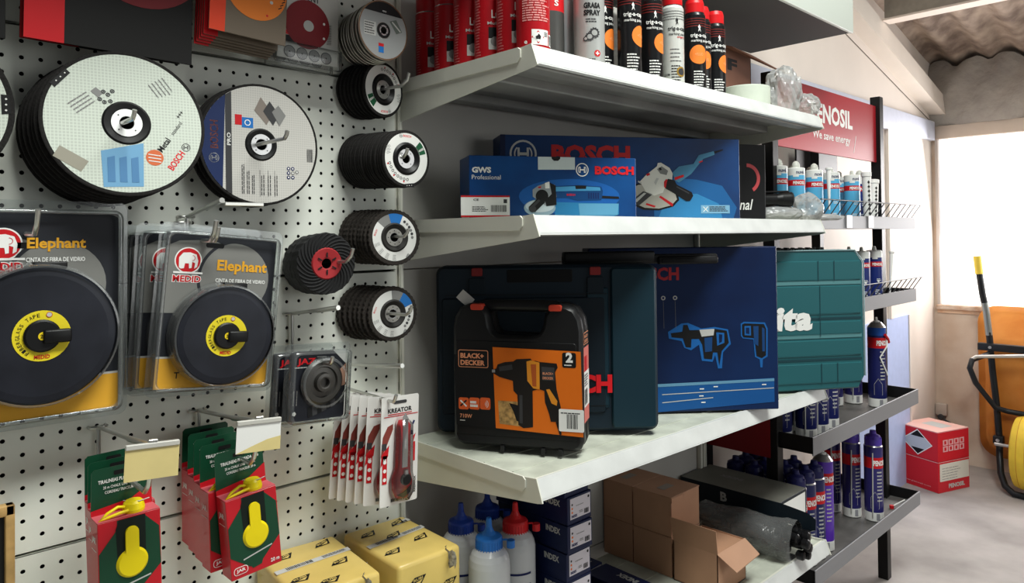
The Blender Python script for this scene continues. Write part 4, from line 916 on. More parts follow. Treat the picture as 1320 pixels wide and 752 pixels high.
b.build('can_body', t); MB().lathe((0, 0, .182), (0, 0, 1), [(R-.004, 0), (R-.004, .03), (R-.008, .036), (0, .036)], 32, black_pl).build('cap', t)
t = thing('spray_can', 'dark metallic spray can with red top band, right of the red cans', 'spray can', (.637, -.262, ZS[0]-.003)); R = .0325; dk = mat('dark brushed can', (96, 96, 94), .3, .6)
b = MB(); b.lathe((0, 0, 0), (0, 0, 1), [(R-.004, 0), (R, .002, dk), (R, .128, red_p), (R, .180, red_p), (R-.004, .186)], 40, dk); c = CF(R, A45); csmall(b, c, -.01, .04, .01, .06, 6, grey_p); ctext(b, c, 'S', .010, .138, .01, .012, white_p); b.build('can_body', t)
MB().lathe((0, 0, .184), (0, 0, 1), [(R-.004, 0), (R-.004, .03), (0, .032)], 32, red_p).build('cap', t)
t = thing('spray_can', 'plain silver spray can half hidden behind the gear picture can', 'spray can', (.705, -.245, ZS[0]-.003))
b = MB(); b.lathe((0, 0, 0), (0, 0, 1), [(R-.004, 0), (R, .002), (R, .178), (R-.004, .184)], 40, silver).build('can_body', t); MB().lathe((0, 0, .182), (0, 0, 1), [(R-.004, 0), (R-.004, .03), (0, .032)], 32, dgrey_p).build('cap', t)
marker_can('black marking can mostly hidden behind the gear picture can', .785, -.285)
marker_can('black marking spray can with orange dot, right of the gear picture can', .812, -.340, cap='red')
marker_can('black marking spray can with orange dot and dark blue cap', .897, -.338, cap='blue')
marker_can('white marking spray can with gold seal', .977, -.342, 'white')
marker_can('black marking spray can with bright red cap and full orange dot', 1.066, -.346, dx=-.001)
marker_can('black marking spray can squeezed between two red capped ones', 1.125, -.325, dx=0)
marker_can('last black marking spray can at right, beside the white roll', 1.186, -.330)
# white tape roll
t = thing('tape_roll', 'wide white roll lying flat at the right end of the top shelf', 'roll', (1.425, -.285, ZS[0]-.003)); rm = mat('pale roll paper', (206, 214, 200), .6, noise=.06, nscale=25)
MB().lathe((0, 0, 0), (0, 0, 1), [(.038, 0), (.0655, 0), (.0665, .002), (.0665, .072), (.0655, .074), (.038, .074)], 48, rm, cap=False).build('tape', t)
MB().lathe((0, 0, 0), (0, 0, 1), [(.038, .074), (.038, 0), (.034, 0), (.034, .074), (.038, .074)], 40, mat('brown cardboard core', (150, 116, 84), .7), cap=False).build('core', t)
kraft = mat('kraft cardboard', (176, 134, 106), .62, noise=.06, nscale=14); kraft_d = mat('brown kraft', (126, 84, 66), .65, noise=.08, nscale=14)
# open carton on the top shelf
t = thing('open_carton', 'brown open cardboard carton with flap, behind the white roll', 'box', (1.42, -.205, ZS[0]-.003))
b = MB(); W, D, H = .19, .175, .215
for a, c_ in (((0, 0, 0), (W, .003, H)), ((0, D-.003, 0), (W, D, H)), ((0, 0, 0), (.003, D, H)), ((W-.003, 0, 0), (W, D, H)), ((0, 0, 0), (W, D, .003))): b.box(a, c_, kraft_d)
f = FRONT((0, -.0003, 0)); b.text(f, 'F', .05, .150, .055, .035, black_p, .0004, .05); b.build('carton', t)
MB().add([(0, 0, H), (W, 0, H), (W+.12, -.055, H-.05), (.02, -.035, H-.012), (0, 0, H+.003), (W, 0, H+.003), (W+.12, -.055, H-.047), (.02, -.035, H-.009)], [(0, 1, 2, 3), (7, 6, 5, 4), (0, 4, 5, 1), (1, 5, 6, 2), (2, 6, 7, 3), (3, 7, 4, 0)], kraft_d).build('flap', t)
def crumple(name, label, cat, loc, size, seed, parent=None, sub=4, m=None, rot=(0, 0, 0), flatten=True, amp=.25):
    bm = bmesh.new(); bmesh.ops.create_icosphere(bm, subdivisions=sub, radius=1); rnd = random.Random(seed)
    ks = [(Vector((rnd.uniform(-1, 1), rnd.uniform(-1, 1), rnd.uniform(-1, 1))).normalized(), rnd.uniform(3, 13), rnd.uniform(0, 6)) for _ in range(14)]
    for v in bm.verts:
        d = v.co.normalized(); s_ = sum((1-abs(math.sin(k.dot(d)*f_+p_)))*(9/f_) for k, f_, p_ in ks)/14
        r = .86+amp*(s_-.45)*1.5; q = d*r; z = q.z*size[2]
        if flatten and z < -size[2]*.7: z = -size[2]*.7
        v.co = (q.x*size[0], q.y*size[1], z+size[2]*.7)
    bm.verts.index_update(); b = MB(); b.add([v.co.copy() for v in bm.verts], [[v.index for v in f.verts] for f in bm.faces], m or bagmat, False); bm.free()
    o = b.build(name, parent); 
    if label: tag(o, label, cat)
    o.location = loc; o.rotation_euler = rot; return o
crumple('plastic_bag', 'crumpled clear plastic bag spilling over the right end of the top shelf', 'plastic bag', (1.580, -.318, ZS[0]), (.058, .062, .098), 3, amp=.34)
crumple('plastic_bag', 'low end of crumpled clear film at the very tip of the top shelf', 'plastic bag', (1.625, -.372, ZS[0]+.004), (.026, .045, .040), 8, amp=.4)
# ---- cartons on the second shelf
class BoxThing: pass
def oriented(name, label, cat, PL, PR, D, H, z, m, group=None):
    A = Vector((PL.x, PL.y, 0)); B = Vector((PR.x, PR.y, 0)); W = (B-A).length; rz = math.atan2(B.y-A.y, B.x-A.x)
    t = thing(name, label, cat, (A.x, A.y, z), (0, 0, rz), group); return t, W
# large grinder carton behind
t, W = oriented('tool_carton', 'large blue power tool carton with white grinder picture, behind the small one', 'box', PD(645, 200, 1.69), PD(953, 200, 1.83), .1, .2, ZS[1], bosch_navy)
H, D = .203, .085; b = MB(); b.box((0, 0, 0), (W, D, H), bosch_navy, .001, 1); f = FRONT()
b.rect(f, 0, 0, .012, H, mat('darker navy edge', (10, 26, 62), .4), .0004)
ring_logo(b, f, .055, .158, .033, lgrey_p); b.text(f, 'BOSCH', .124, .136, .200, .046, mat('deep red lettering', (190, 32, 34), .45), .0006, .05)
sky = bosch_sky
b.poly(f, [(.385, .002), (.386, .09), (.42, .105), (.50, .10), (.57, .085), (.61, .03), (.60, .002)], mat('glow blue print', (26, 92, 150), .45), .0005)
b.poly(f, [(.395, .002), (.42, .06), (.50, .065), (.56, .04), (.57, .002)], mat('glow blue print 2', (48, 128, 182), .45), .0007)
gx = W*.5-.0
def G(x, y): return (W-.305+ (x-230)/700*.292*1.0, (655-y)/560*H)      # picture layout grid on the carton's right half
def gp(pts, m, h): b.poly(f, [G(*p) for p in pts], m, h)
gp([(232, 490), (240, 440), (290, 410), (360, 400), (480, 420), (550, 470), (560, 520), (520, 565), (430, 590), (330, 585), (260, 550)], black_p, .0009)
gp([(240, 490), (250, 445), (300, 418), (370, 410), (470, 430), (535, 475), (545, 515), (510, 555), (430, 578), (340, 572), (270, 540)], mat('grey wheel print', (176, 172, 162), .5), .0012)
gp([(260, 520), (330, 460), (390, 480), (300, 560)], dgrey_p, .0015); gp([(275, 522), (335, 470), (350, 474), (290, 534)], lgrey_p, .0016); gp([(440, 490), (520, 545), (515, 565), (430, 500)], red_p, .0015); gp([(350, 540), (410, 560), (400, 570), (345, 552)], red_p, .0015)
gp([(520, 330), (560, 290), (660, 270), (670, 300), (640, 340), (560, 400), (530, 385)], mat('steel blue tool print', (70, 130, 164), .45), .0012)
gp([(650, 280), (690, 210), (790, 180), (795, 205), (720, 235), (670, 300)], mat('steel blue tool print', (70, 130, 164), .45), .0012); gp([(790, 184), (850, 166), (850, 174), (795, 196)], black_p, .0012)
gp([(690, 255), (715, 245), (715, 255), (692, 264)], red_p, .0015); gp([(530, 365), (590, 345), (592, 360), (534, 384)], red_p, .0015)
gp([(310, 395), (350, 350), (420, 290), (425, 268), (445, 265), (500, 300), (520, 340), (515, 380), (470, 430), (455, 470), (400, 490), (350, 470), (330, 430)], mat('white tool head print', (222, 220, 212), .5), .0015)
gp([(300, 388), (322, 400), (318, 412), (298, 398)], lgrey_p, .0016); gp([(420, 310), (450, 290), (490, 320), (480, 350), (440, 340)], grey_p, .0018); gp([(430, 300), (445, 298), (450, 315), (435, 318)], black_p, .002); gp([(350, 345), (372, 335), (375, 350), (355, 358)], red_p, .0018); gp([(400, 400), (415, 370), (430, 372), (410, 420)], lgrey_p, .0018)
gp([(465, 395), (490, 375), (530, 385), (545, 415), (640, 465), (650, 490), (630, 525), (605, 528), (520, 470), (470, 440)], black_p, .0019); gp([(463, 395), (475, 378), (485, 380), (472, 440), (463, 430)], red_p, .0021); gp([(545, 425), (625, 470), (622, 478), (540, 432)], dgrey_p, .0021)
gp([(700, 555), (890, 555), (890, 612), (700, 612)], mat('label tint blue', (120, 170, 200), .5), .0012); gp([(712, 566), (718, 566), (748, 600), (742, 600)], white_p, .0016); gp([(742, 566), (748, 566), (718, 600), (712, 600)], white_p, .0016); b.smalltext(f, G(755, 600)[0], G(755, 600)[1], .055, .014, 4, dgrey_p, .0016)
b.build('carton', t)
# small grinder carton in front
t, W = oriented('tool_carton', 'smaller blue power tool carton with white label, front of the second shelf', 'box', PD(605, 250, 1.475), PD(820, 250, 1.575), .11, .13, ZS[1], bosch_navy)
H, D = .131, .095; b = MB(); b.box((0, 0, 0), (W, D, H), mat('bright blue carton', (12, 74, 136), .35, rgb2=(8, 52, 108), nscale=6), .001, 1); f = FRONT()
def q(x, y): return ((x-150)/1239*W, (630-y)/450*H)
def qp(pts, m, h=.0006): b.poly(f, [q(*p) for p in pts], m, h)
def qt(s, x0, y0, x1, y1, m, bold=.02, h=.0012): a = q(x0, y1); c_ = q(x1, y0); b.text(f, s, a[0], a[1], c_[0]-a[0], c_[1]-a[1], m, h, bold)
el = lambda cx_, cy_, rx, ry, n=32: [(cx_+rx*math.cos(2*pi*i/n), cy_-ry*math.sin(2*pi*i/n)) for i in range(n)]
qp(el(880, 470, 380, 130), mat('soft blue glow print', (22, 90, 166), .4), .0005)
qp([(770, 510), (1250, 520), (1250, 600), (1180, 625), (760, 622)], mat('teal blue print', (40, 122, 172), .45), .0008); qp([(940, 520), (1250, 520), (1240, 605), (950, 608)], mat('hazy blue print', (90, 154, 190), .45), .0010)
qt('GWS', 168, 262, 304, 304, white_p, .05); qt('Professional', 168, 318, 371, 350, white_p, .0)
qp([(90, 468), (434, 468), (434, 617), (90, 617)], white_p, .0008); qp([(90, 464), (434, 464), (434, 476), (90, 476)], red_p, .0011); qp([(90, 604), (434, 604), (434, 617), (90, 617)], red_p, .0011)
qt('CE', 176, 487, 215, 502, black_p); b.smalltext(f, *q(168, 580), .035, .012, 4, black_p, .0011); a = q(300, 580); b.barcode(f, a[0], a[1], .033, .014, black_p, .0011, 16); qp([(390, 490), (415, 490), (415, 518), (390, 518)], dgrey_p, .0011)
qp([(642, 182), (917, 182), (917, 272), (642, 276)], mat('shiny seal tape', (206, 216, 216), .15), .0008); qp([(742, 180), (808, 180), (806, 196), (790, 210), (760, 210), (744, 196)], black_p, .0011)
a = q(972, 272); ring_logo(b, f, a[0], a[1], .0145, white_p); qt('BOSCH', 1068, 242, 1372, 306, rot_red, .05)
qp(el(652, 552, 116, 62), mat('steel wheel print', (150, 176, 190), .4), .0011); qp(el(652, 540, 104, 44), mat('steel wheel print light', (200, 214, 220), .4), .0013)
qp([(760, 395), (940, 385), (1115, 395), (1128, 430), (1115, 492), (930, 498), (860, 478), (770, 480)], mat('dark tool blue', (18, 66, 118), .35), .0013); qp([(765, 400), (940, 392), (1105, 400), (1110, 425), (920, 428), (770, 432)], mat('light tool blue', (70, 146, 192), .35), .0016)
qp([(915, 388), (1000, 388), (998, 412), (920, 414)], black_p, .0018); qp([(1120, 462), (1250, 468), (1255, 484), (1120, 480)], black_p, .0013); a = q(838, 460); ring_logo(b, f, a[0], a[1], .0035, white_p); qt('BOSCH', 852, 448, 915, 464, rot_red, .02, .0018)
for i in range(5): qp([(1015+18*i, 440), (1022+18*i, 440), (1022+18*i, 485), (1015+18*i, 485)], navy_p, .0018)
qp([(600, 420), (640, 392), (700, 372), (722, 362), (730, 375), (765, 385), (775, 470), (765, 535), (700, 540), (640, 500), (600, 470)], mat('tool neck print', (150, 156, 160), .4), .0016); qp([(725, 368), (770, 390), (775, 530), (700, 540), (690, 500), (740, 450)], black_p, .0018); qp([(690, 372), (722, 362), (724, 410), (692, 412)], white_p, .0021); qp([(640, 400), (662, 396), (660, 408), (640, 410)], red_p, .0021)
qp(el(668, 466, 46, 46), black_p, .0022); qp([(570, 545), (640, 478), (690, 512), (616, 582), (585, 582), (570, 565)], black_p, .0024); qp([(590, 535), (640, 490), (655, 500), (605, 548)], dgrey_p, .0026); qp(el(598, 560, 26, 24), dgrey_p, .0026)
b.rect(Fr((0, D, 0), (0, -1, 0), (0, 0, 1)), .02, .0, D, .04, white_p, .0006)
b.build('carton', t)
# black professional carton
t, W = oriented('tool_carton', 'black carton with red arc and white lettering at the right end of the shelf', 'box', PD(880, 240, 1.965), PD(987, 240, 2.03), .11, .2, ZS[1], black_p); H, D = .213, .08
b = MB(); b.box((0, 0, 0), (W, D, H), mat('satin black carton', (7, 7, 9), .55), .001, 1); f = FRONT(); b.ring(f, W-.060, .118, .032, .042, mat('coral red print', (206, 80, 84), .5), .0006, 24, -pi*.33, pi*.5)
vs, fs = text_geo('Professional', .01); w_, h_ = .165, .030; b.add([f.p(W-.048-w_+(a+q_*.04)*w_, .030+q_*h_, .0007) for a, q_ in vs], fs, white_p)
b.rect(f, W-.0035, 0, W-.0015, H, dgrey_p, .0005); b.build('carton', t)
# torch and bag on the second shelf
pt = PD(1008, 252, 2.1)
t = thing('torch', 'black torch with glassy lens lying on bagged parts, second shelf right end', 'torch', (pt.x, pt.y, ZS[1]+.062), (0, 0, math.radians(-38)))
b = MB(); b.lathe((-.08, 0, 0), (1, 0, 0), [(.014, 0), (.016, .005), (.016, .06), (.020, .075), (.0215, .10), (.0215, .106)], 28, black_pl); b.tube([(-.08, 0, .021), (.02, 0, .023)], .003, black_pl); b.build('torch_body', t)
MB().lathe((.026, 0, 0), (1, 0, 0), [(.0195, .0), (.0195, .001), (0, .003)], 28, mat('torch lens', (150, 170, 176), .1, .5)).ring(Fr((.0275, 0, 0), (0, 1, 0), (0, 0, 1)), 0, 0, .018, .0215, silver).build('lens', t)
pt = PD(1036, 270, 2.1)
t = thing('bagged_parts', 'clear bag with steel pipe fittings at the right end of the second shelf', 'plastic bag', (pt.x-.03, pt.y+.045, ZS[1]), (0, 0, math.radians(-35)))
crumple('bag_film', None, None, (-.02, 0, 0), (.092, .045, .028), 11, t, amp=.16); crumple('bag_film', None, None, (.075, .0, .0), (.05, .042, .050), 12, t, amp=.25); crumple('bag_film', None, None, (.135, -.005, -.0), (.055, .03, .012), 14, t, amp=.2)
MB().lathe((-.07, -.01, .020), (1, 0, 0), [(.008, 0), (.008, .11), (.006, .11)], 20, silver).lathe((-.06, .015, .012), (1, 0, 0), [(.008, 0), (.008, .09)], 20, silver).lathe((-.08, -.0, .038), (1, 0, 0), [(.006, 0), (.006, .08)], 20, dgrey_p).build('pipe_fittings', t)
# ---- tool cases on the third shelf
ZC = .962
def latch(b, f, x, y, w, h_, m): b.rprism(Fr(f.p(x, y, .004), f.a, f.b), rr(0, 0, w, h_, min(w, h_)*.25), .008, m, .001)
# B: blue-black big case
case_bl = mat('blue black case plastic', (15, 32, 44), .5, bump=.15, bscale=500)
t, W = oriented('tool_case', 'large blue-black tool case with red latches, behind the black drill case', 'tool case', PD(563, 450, 1.585), PD(848, 450, 1.585), .1, .35, ZC+.009, case_bl); H, D = .364, .070
b = MB(); f = FRONT((0, 0, 0)); b.rprism(f, rr(0, 0, W, H, .018), D*.5, case_bl, .006); b.rprism(Fr((0, D*.5+.001, 0), (1, 0, 0), (0, 0, 1)), rr(0, 0, W, H, .018), D*.5, case_bl, .006)
cb = mat('case panel tint', (13, 28, 38), .55)
for x0, x1 in ((.012, .085), (.105, W-.115)): b.rprism(Fr((0, -.004, 0), (1, 0, 0), (0, 0, 1)), rr(x0, .04, x1, H-.07, .008), .006, cb, .0025)
cb2 = mat('teal case panel', (17, 46, 58), .5); b.rprism(Fr((0, -.006, 0), (1, 0, 0), (0, 0, 1)), rr(W-.103, .006, W-.004, H-.006, .010), .010, cb2, .004); b.rprism(Fr((0, -.003, 0), (1, 0, 0), (0, 0, 1)), rr(W-.155, .05, W-.108, H-.05, .004), .006, cb2, .002)
for y in (.055, .300): b.rect(f, .02, y, W-.11, y+.0015, black_p, .0046)
b.text(f, 'BOSCH', W-.268, .084, .166, .041, rot_red, .0075, .05)
b.build('case_shell', t)
b = MB(); b.rprism(Fr((0, -.001, 0), (1, 0, 0), (0, 0, 1)), rr(.155, H-.038, W-.185, H-.008, .004), .012, black_matte, .002); b.build('carry_handle', t)
for x in (.078, W-.148):
    b = MB(); b.rprism(Fr((0, -.006, 0), (1, 0, 0), (0, 0, 1)), rr(x, H-.022, x+.024, H-.004, .003), .01, mat('dull red latch', (140, 40, 40), .5), .001); b.rprism(Fr((0, -.005, 0), (1, 0, 0), (0, 0, 1)), rr(x-.006, H-.062, x+.030, H-.026, .004), .008, cb, .001); b.build('latch', t)
# black flat case lying on top of it
PA = PD(727, 320, 1.655); PB = PD(925, 320, 1.70)
t, W = oriented('flat_tool_case', 'black flat case with moulded handle lying above the blue-black case', 'tool case', PA, PB, .05, .03, ZC+.370, black_pl)
b = MB(); b.box((0, 0, 0), (W, .035, .022), black_pl, .004).box((.0, -.002, .004), (.215, .03, .030), black_pl, .004); b.build('case_shell', t); MB().box((W*.60, -.008, -.002), (W, .01, .018), black_pl, .006).box((W*.62, -.010, .001), (W*.9, -.006, .012), black_matte, .002).build('carry_handle', t)
# hammer carton
t, W = oriented('tool_carton', 'tall dark blue carton with demolition hammer pictures, centre of third shelf', 'box', PD(760, 450, 1.765), PD(1003, 450, 1.80), .11, .4, ZC+.0, bosch_navy); H, D = .405, .09
b = MB(); b.box((0, 0, 0), (W, D, H), mat('midnight blue carton', (13, 40, 84), .4, rgb2=(10, 28, 64), nscale=4), .002, 1); f = FRONT(); u0 = W*((1003-850)/(1003-760.))  # right part in view
def hx(px): return W-(1001-px)/(1001-850.)*u0*.985
def hy(py): return (524-py)/(524-313.)*H
def hp(pts, m, h=.0008): b.poly(f, [(hx(780+x/2.891), hy(300+y/2.891)) for x, y in pts], m, h)
b.text(f, 'BOSCH', hx(808), hy(355), hx(873)-hx(808), hy(338)-hy(355), mat('muted red print', (176, 44, 52), .5), .0008, .04)
halo = mat('halo blue print', (26, 96, 166), .45)
hp([(225, 350), (275, 320), (300, 318), (350, 340), (400, 335), (450, 345), (460, 400), (430, 430), (425, 490), (410, 490), (400, 440), (390, 465), (350, 460), (340, 400), (310, 420), (285, 410), (275, 385), (228, 375)], halo)
hp([(235, 355), (278, 350), (282, 325), (298, 325), (305, 345), (345, 345), (400, 342), (445, 350), (452, 395), (425, 425), (415, 480), (408, 430), (392, 430), (388, 455), (358, 452), (352, 400), (340, 378), (312, 378), (310, 410), (290, 408), (280, 375), (238, 370)], black_p, .0012)
hp([(342, 344), (398, 342), (395, 366), (350, 370)], lgrey_p, .0016); hp([(405, 355), (435, 358), (435, 395), (408, 405)], halo, .0014); hp([(415, 362), (428, 364), (426, 390), (415, 396)], MATS['midnight blue carton'], .0016); hp([(360, 375), (390, 372), (388, 425), (362, 428)], mat('machine blue print', (24, 66, 118), .4), .0016)
hp([(498, 325), (510, 318), (590, 322), (600, 345), (598, 450), (580, 460), (578, 490), (570, 490), (568, 460), (550, 450), (545, 385), (505, 380), (498, 370)], halo); hp([(503, 328), (512, 324), (586, 328), (594, 348), (592, 445), (576, 455), (556, 447), (549, 380), (508, 376), (503, 368)], black_p, .0012)
hp([(512, 334), (536, 334), (536, 370), (512, 368)], halo, .0014); hp([(517, 340), (530, 340), (530, 364), (517, 362)], MATS['midnight blue carton'], .0016); hp([(578, 340), (588, 345), (588, 430), (578, 430)], MATS['machine blue print'], .0014); hp([(545, 335), (565, 335), (563, 410), (548, 400)], MATS['machine blue print'], .0014)
for x in (209, 253): 
    a = (hx(780+x/2.891), hy(300+224/2.891)); b.disc(f, a[0], a[1], .0055, lgrey_p, .0009); b.disc(f, a[0], a[1], .003, navy_p, .0012, 10); b.line(f, a[0], a[1]-.008, a[0]+.001, a[1]-.075, .0007, grey_p, .0009)
hp([(150, 545), (622, 530), (622, 620), (150, 648)], mat('panel blue print', (20, 82, 146), .45), .0008); hp([(150, 543), (622, 532), (622, 542), (150, 554)], mat('panel header blue', (100, 150, 180), .5), .0012)
for yy in (570, 600): hp([(200, yy+10), (620 if yy == 570 else 390, yy-4), (620 if yy == 570 else 390, yy-1), (200, yy+13)], lgrey_p, .0012)
for x, y in ((340, 562), (392, 555), (575, 552), (338, 588), (345, 612)): hp([(x, y), (x+16, y), (x+16, y+4), (x, y+4)], white_p, .0015)
b.build('carton', t)
# drill case in front
case_k = mat('black case plastic', (26, 26, 27), .38, bump=.12, bscale=500)
t, W = oriented('tool_case', 'black drill case with orange picture label and arched handle, front of third shelf', 'tool case', PD(584, 480, 1.480), PD(751, 480, 1.405), .07, .29, ZC+.014, case_k); H, D = .288, .070
hw = W; y0 = H-.012
out = [(.0, .02), (.0, H-.05), (.004, H-.028), (.016, H-.008), (.036, H-.0), (.054, H-.0), (.066, H-.006), (.076, H-.022), (.080, H-.046), (.086, H-.058), (.096, H-.063), (W-.096, H-.063), (W-.086, H-.058), (W-.080, H-.046), (W-.076, H-.022), (W-.066, H-.006), (W-.054, H-.0), (W-.036, H), (W-.016, H-.008), (W-.004, H-.028), (W, H-.05), (W, .02), (W-.006, .006), (W-.02, .0), (.02, .0), (.006, .006)]
out = list(reversed(out))
sx = W/.30
b = MB(); b.rprism(FRONT(), out, D*.5-.001, case_k, .007); b.rprism(FRONT((0, D*.5+.001, 0)), out, D*.5, case_k, .007)
b.rprism(FRONT((0, -.0015, 0)), rr(.008, .022, W-.012, H-.075, .006), .004, mat('case face black', (20, 20, 21), .45), .001)
for x in (.10, W-.05, W-.085): b.box((x, -.003, -.009), (x+.008, .012, .004), case_k, .001, 1)
b.build('case_shell', t)
hb = MB(); hb.tube([(.050, D*.5, H-.012), (.060, D*.5, H-.007), (.10, D*.5, H-.006), (W-.10, D*.5, H-.006), (W-.060, D*.5, H-.007), (W-.050, D*.5, H-.012)], .0125, case_k, 14); hb.build('carry_handle', t)
for x in (.040, W-.066): b = MB(); b.rprism(FRONT((0, -.004, 0)), rr(x, H-.013, x+.026, H-.0005, .004), .02, mat('orange red latch', (206, 70, 50), .4), .0012); b.build('latch', t)
b = MB(); f = FRONT((0, -.0032, 0)); S_ = W/(505-95.); 
def k(x, y): return ((x-92)*S_*1.0, (700-(y)+(x-92)*.05)/(700-190.)*H)
def kp(pts, m, h=.0006): b.poly(f, [k(*p) for p in pts], m, h)
org = mat('orange label', (226, 112, 24), .4); peach = mat('peach print', (226, 150, 110), .5)
kp([(224, 350), (498, 370), (503, 664), (232, 638)], org, .0004)
kp([(98, 375), (224, 375), (232, 640), (104, 628)], black_p, .0003)
a0 = k(112, 420); a1 = k(210, 362); b.rrect(f, a0[0], a0[1], a1[0], a1[1], .004, peach, .0006); b.rrect(f, a0[0]+.0015, a0[1]+.0015, a1[0]-.0015, a1[1]-.0015, .003, black_p, .0009)
b.text(f, 'BLACK+', a0[0]+.005, a0[1]+.0185, .050, .0105, peach, .0012, .04); b.text(f, 'DECKER', a0[0]+.005, a0[1]+.0045, .052, .0105, peach, .0012, .04)
for i in range(3):
    c0 = k(112+35*i, 572); b.rrect(f, c0[0], c0[1], c0[0]+.022, c0[1]+.024, .004, mat('orange icon', (224, 96, 44), .4), .0007)
b.line(f, k(118, 560)[0], k(118, 560)[1], k(138, 540)[0], k(138, 540)[1], .003, black_p, .001); b.line(f, k(118, 540)[0], k(118, 540)[1], k(138, 562)[0], k(138, 562)[1], .003, white_p, .001); b.smalltext(f, k(150, 565)[0], k(150, 565)[1], .018, .014, 2, white_p, .001, .7)
for r in (.003, .006, .009): b.ring(f, k(196, 553)[0], k(196, 553)[1], r-.001, r, white_p, .001, 10, -1, 1)
c0 = k(116, 602); b.text(f, '710W', c0[0], c0[1], .026, .008, peach, .0007, .02); b.smalltext(f, k(116, 614)[0], k(116, 614)[1], .014, .003, 1, white_p, .0007)
kp([(240, 540), (320, 545), (322, 632), (244, 622)], mat('sand photo print', (186, 146, 88), .6, noise=.5, nscale=120), .0007); kp([(275, 548), (318, 560), (316, 620), (298, 610), (290, 580)], black_p, .0009)
kp([(222, 432), (236, 426), (240, 412), (262, 404), (290, 402), (300, 394), (345, 392), (350, 402), (360, 400), (372, 404), (425, 410), (428, 424), (420, 440), (424, 500), (436, 560), (432, 612), (405, 612), (400, 585), (388, 545), (386, 505), (368, 498), (350, 505), (350, 632), (320, 636), (304, 625), (302, 520), (290, 505), (288, 470), (245, 456), (222, 440)], mat('drill black print', (26, 22, 20), .5), .0010)
kp([(332, 402), (345, 398), (372, 406), (372, 500), (352, 496), (334, 470)], mat('drill amber print', (222, 142, 40), .45), .0014); kp([(392, 500), (402, 498), (426, 540), (424, 556), (408, 548)], MATS['drill amber print'], .0014); kp([(345, 412), (362, 412), (362, 490), (350, 488)], mat('drill rust print', (176, 84, 34), .5), .0016)
kp([(222, 430), (232, 430), (232, 440), (222, 440)], silver, .0014); kp([(378, 420), (418, 424), (418, 470), (380, 468)], dgrey_p, .0014); b.text(f, 'BLACK+', k(382, 448)[0], k(382, 448)[1], .021, .005, peach, .0018, .02); b.text(f, 'DECKER', k(382, 464)[0], k(382, 464)[1], .021, .005, peach, .0018, .02)
kp([(244, 420), (286, 412), (288, 430), (246, 436)], dgrey_p, .0014); kp([(308, 520), (318, 520), (318, 620), (308, 618)], dgrey_p, .0014); kp([(420, 612), (432, 612), (438, 655), (432, 658)], black_p, .0012)
c0 = k(442, 424); c1 = k(484, 374); b.rrect(f, c0[0], c0[1], c1[0], c1[1], .004, black_p, .0008); b.text(f, '2', c0[0]+.007, c0[1]+.010, .014, .020, white_p, .0011, .05); b.smalltext(f, c0[0]+.004, c0[1]+.003, .02, .004, 1, white_p, .0011)
c0 = k(430, 640); c1 = k(506, 570); b.rrect(f, c0[0], c0[1]-.002, c1[0], c1[1], .003, white_p, .0016); b.barcode(f, c0[0]+.016, c0[1]+.004, .022, .028, black_p, .0019, 9); b.smalltext(f, c0[0]+.004, c0[1]+.032, .045, .004, 1, black_p, .0019)
b.build('front_label', t)
b = MB(); sd = Fr((W, 0, 0), (0, 1, 0), (0, 0, 1)); sd.n = Vector((1, 0, 0)); b.rect(sd, .010, .055, D-.008, H-.085, mat('side label pink', (216, 120, 110), .45), .0008); b.rect(sd, .010, .085, D-.008, .155, white_p, .0011); b.barcode(sd, .014, .090, .030, .03, black_p, .0014, 9); b.smalltext(sd, .012, .125, .04, .025, 5, dgrey_p, .0014)
b.rect(sd, .016, .155, D-.03, .185, red_p, .0012); b.rrect(sd, .010, H-.080, D-.008, H-.056, .003, peach, .0008); b.rrect(sd, .0115, H-.0785, D-.0095, H-.0575, .003, black_p, .0011); b.text(sd, 'BLACK+', .016, H-.067, .035, .006, peach, .0014, .03); b.text(sd, 'DECKER', .016, H-.076, .035, .006, peach, .0014, .03); b.build('side_label', t)
o = tag(MB().box((-.016, -.0005, -.011), (.016, .0005, .011), mat('pale paper tag', (190, 188, 182), .6)).build('paper_tag'), 'small pale paper tag standing up behind the left latch of the black case', 'tag'); P_ = PD(600, 385, 1.50); o.location = P_; o.rotation_euler = (0, math.radians(42), math.radians(-40))
# teal case
case_t = mat('teal case plastic', (34, 92, 98), .45, bump=.15, bscale=500)
t, W = oriented('tool_case', 'teal green tool case with white lettering at the far end of the third shelf', 'tool case', PD(925, 400, 1.975), PD(1114, 400, 2.05), .1, .39, ZC-.003, case_t); H, D = .392, .075
dk = mat('teal case groove', (20, 60, 68), .5); edge = mat('teal pale edge', (130, 156, 160), .4)
out = [(.02, 0), (W-.022, .0), (W, .035), (W, H-.035), (W-.028, H), (.028, H), (0, H-.035), (0, .035)]
b = MB(); b.rprism(FRONT(), out, D*.5-.001, case_t, .004); b.rprism(FRONT((0, D*.5+.001, 0)), out, D*.5, case_t, .004); f = FRONT((0, -.0005, 0))
for y0_, y1_ in ((H-.085, H-.03), (H-.18, H-.10), (.155, H-.20), (.095, .14), (.02, .075)): b.rprism(FRONT((0, -.004, 0)), rr(.012, y0_, W-.012, y1_, .003), .005, case_t, .0025)
for y in (H-.097, .145): b.rect(f, .01, y, W-.01, y+.010, mat('teal light rib', (84, 134, 138), .45), .001)
for y in (H-.195, .082): b.rect(f, .01, y, W-.01, y+.006, dk, .001)
vx = lambda px: W-(1112-px)/(1112-1004.)*(W*(1112-1004)/(1114-925.))
for x in (vx(1050), vx(1071)): b.rect(f, x, H-.085, x+.003, H-.03, dk, .0045); b.rect(f, x+.006, .02, x+.009, .075, dk, .0045)
b.rect(f, vx(1052), .15, vx(1053), H-.1, dk, .0045)
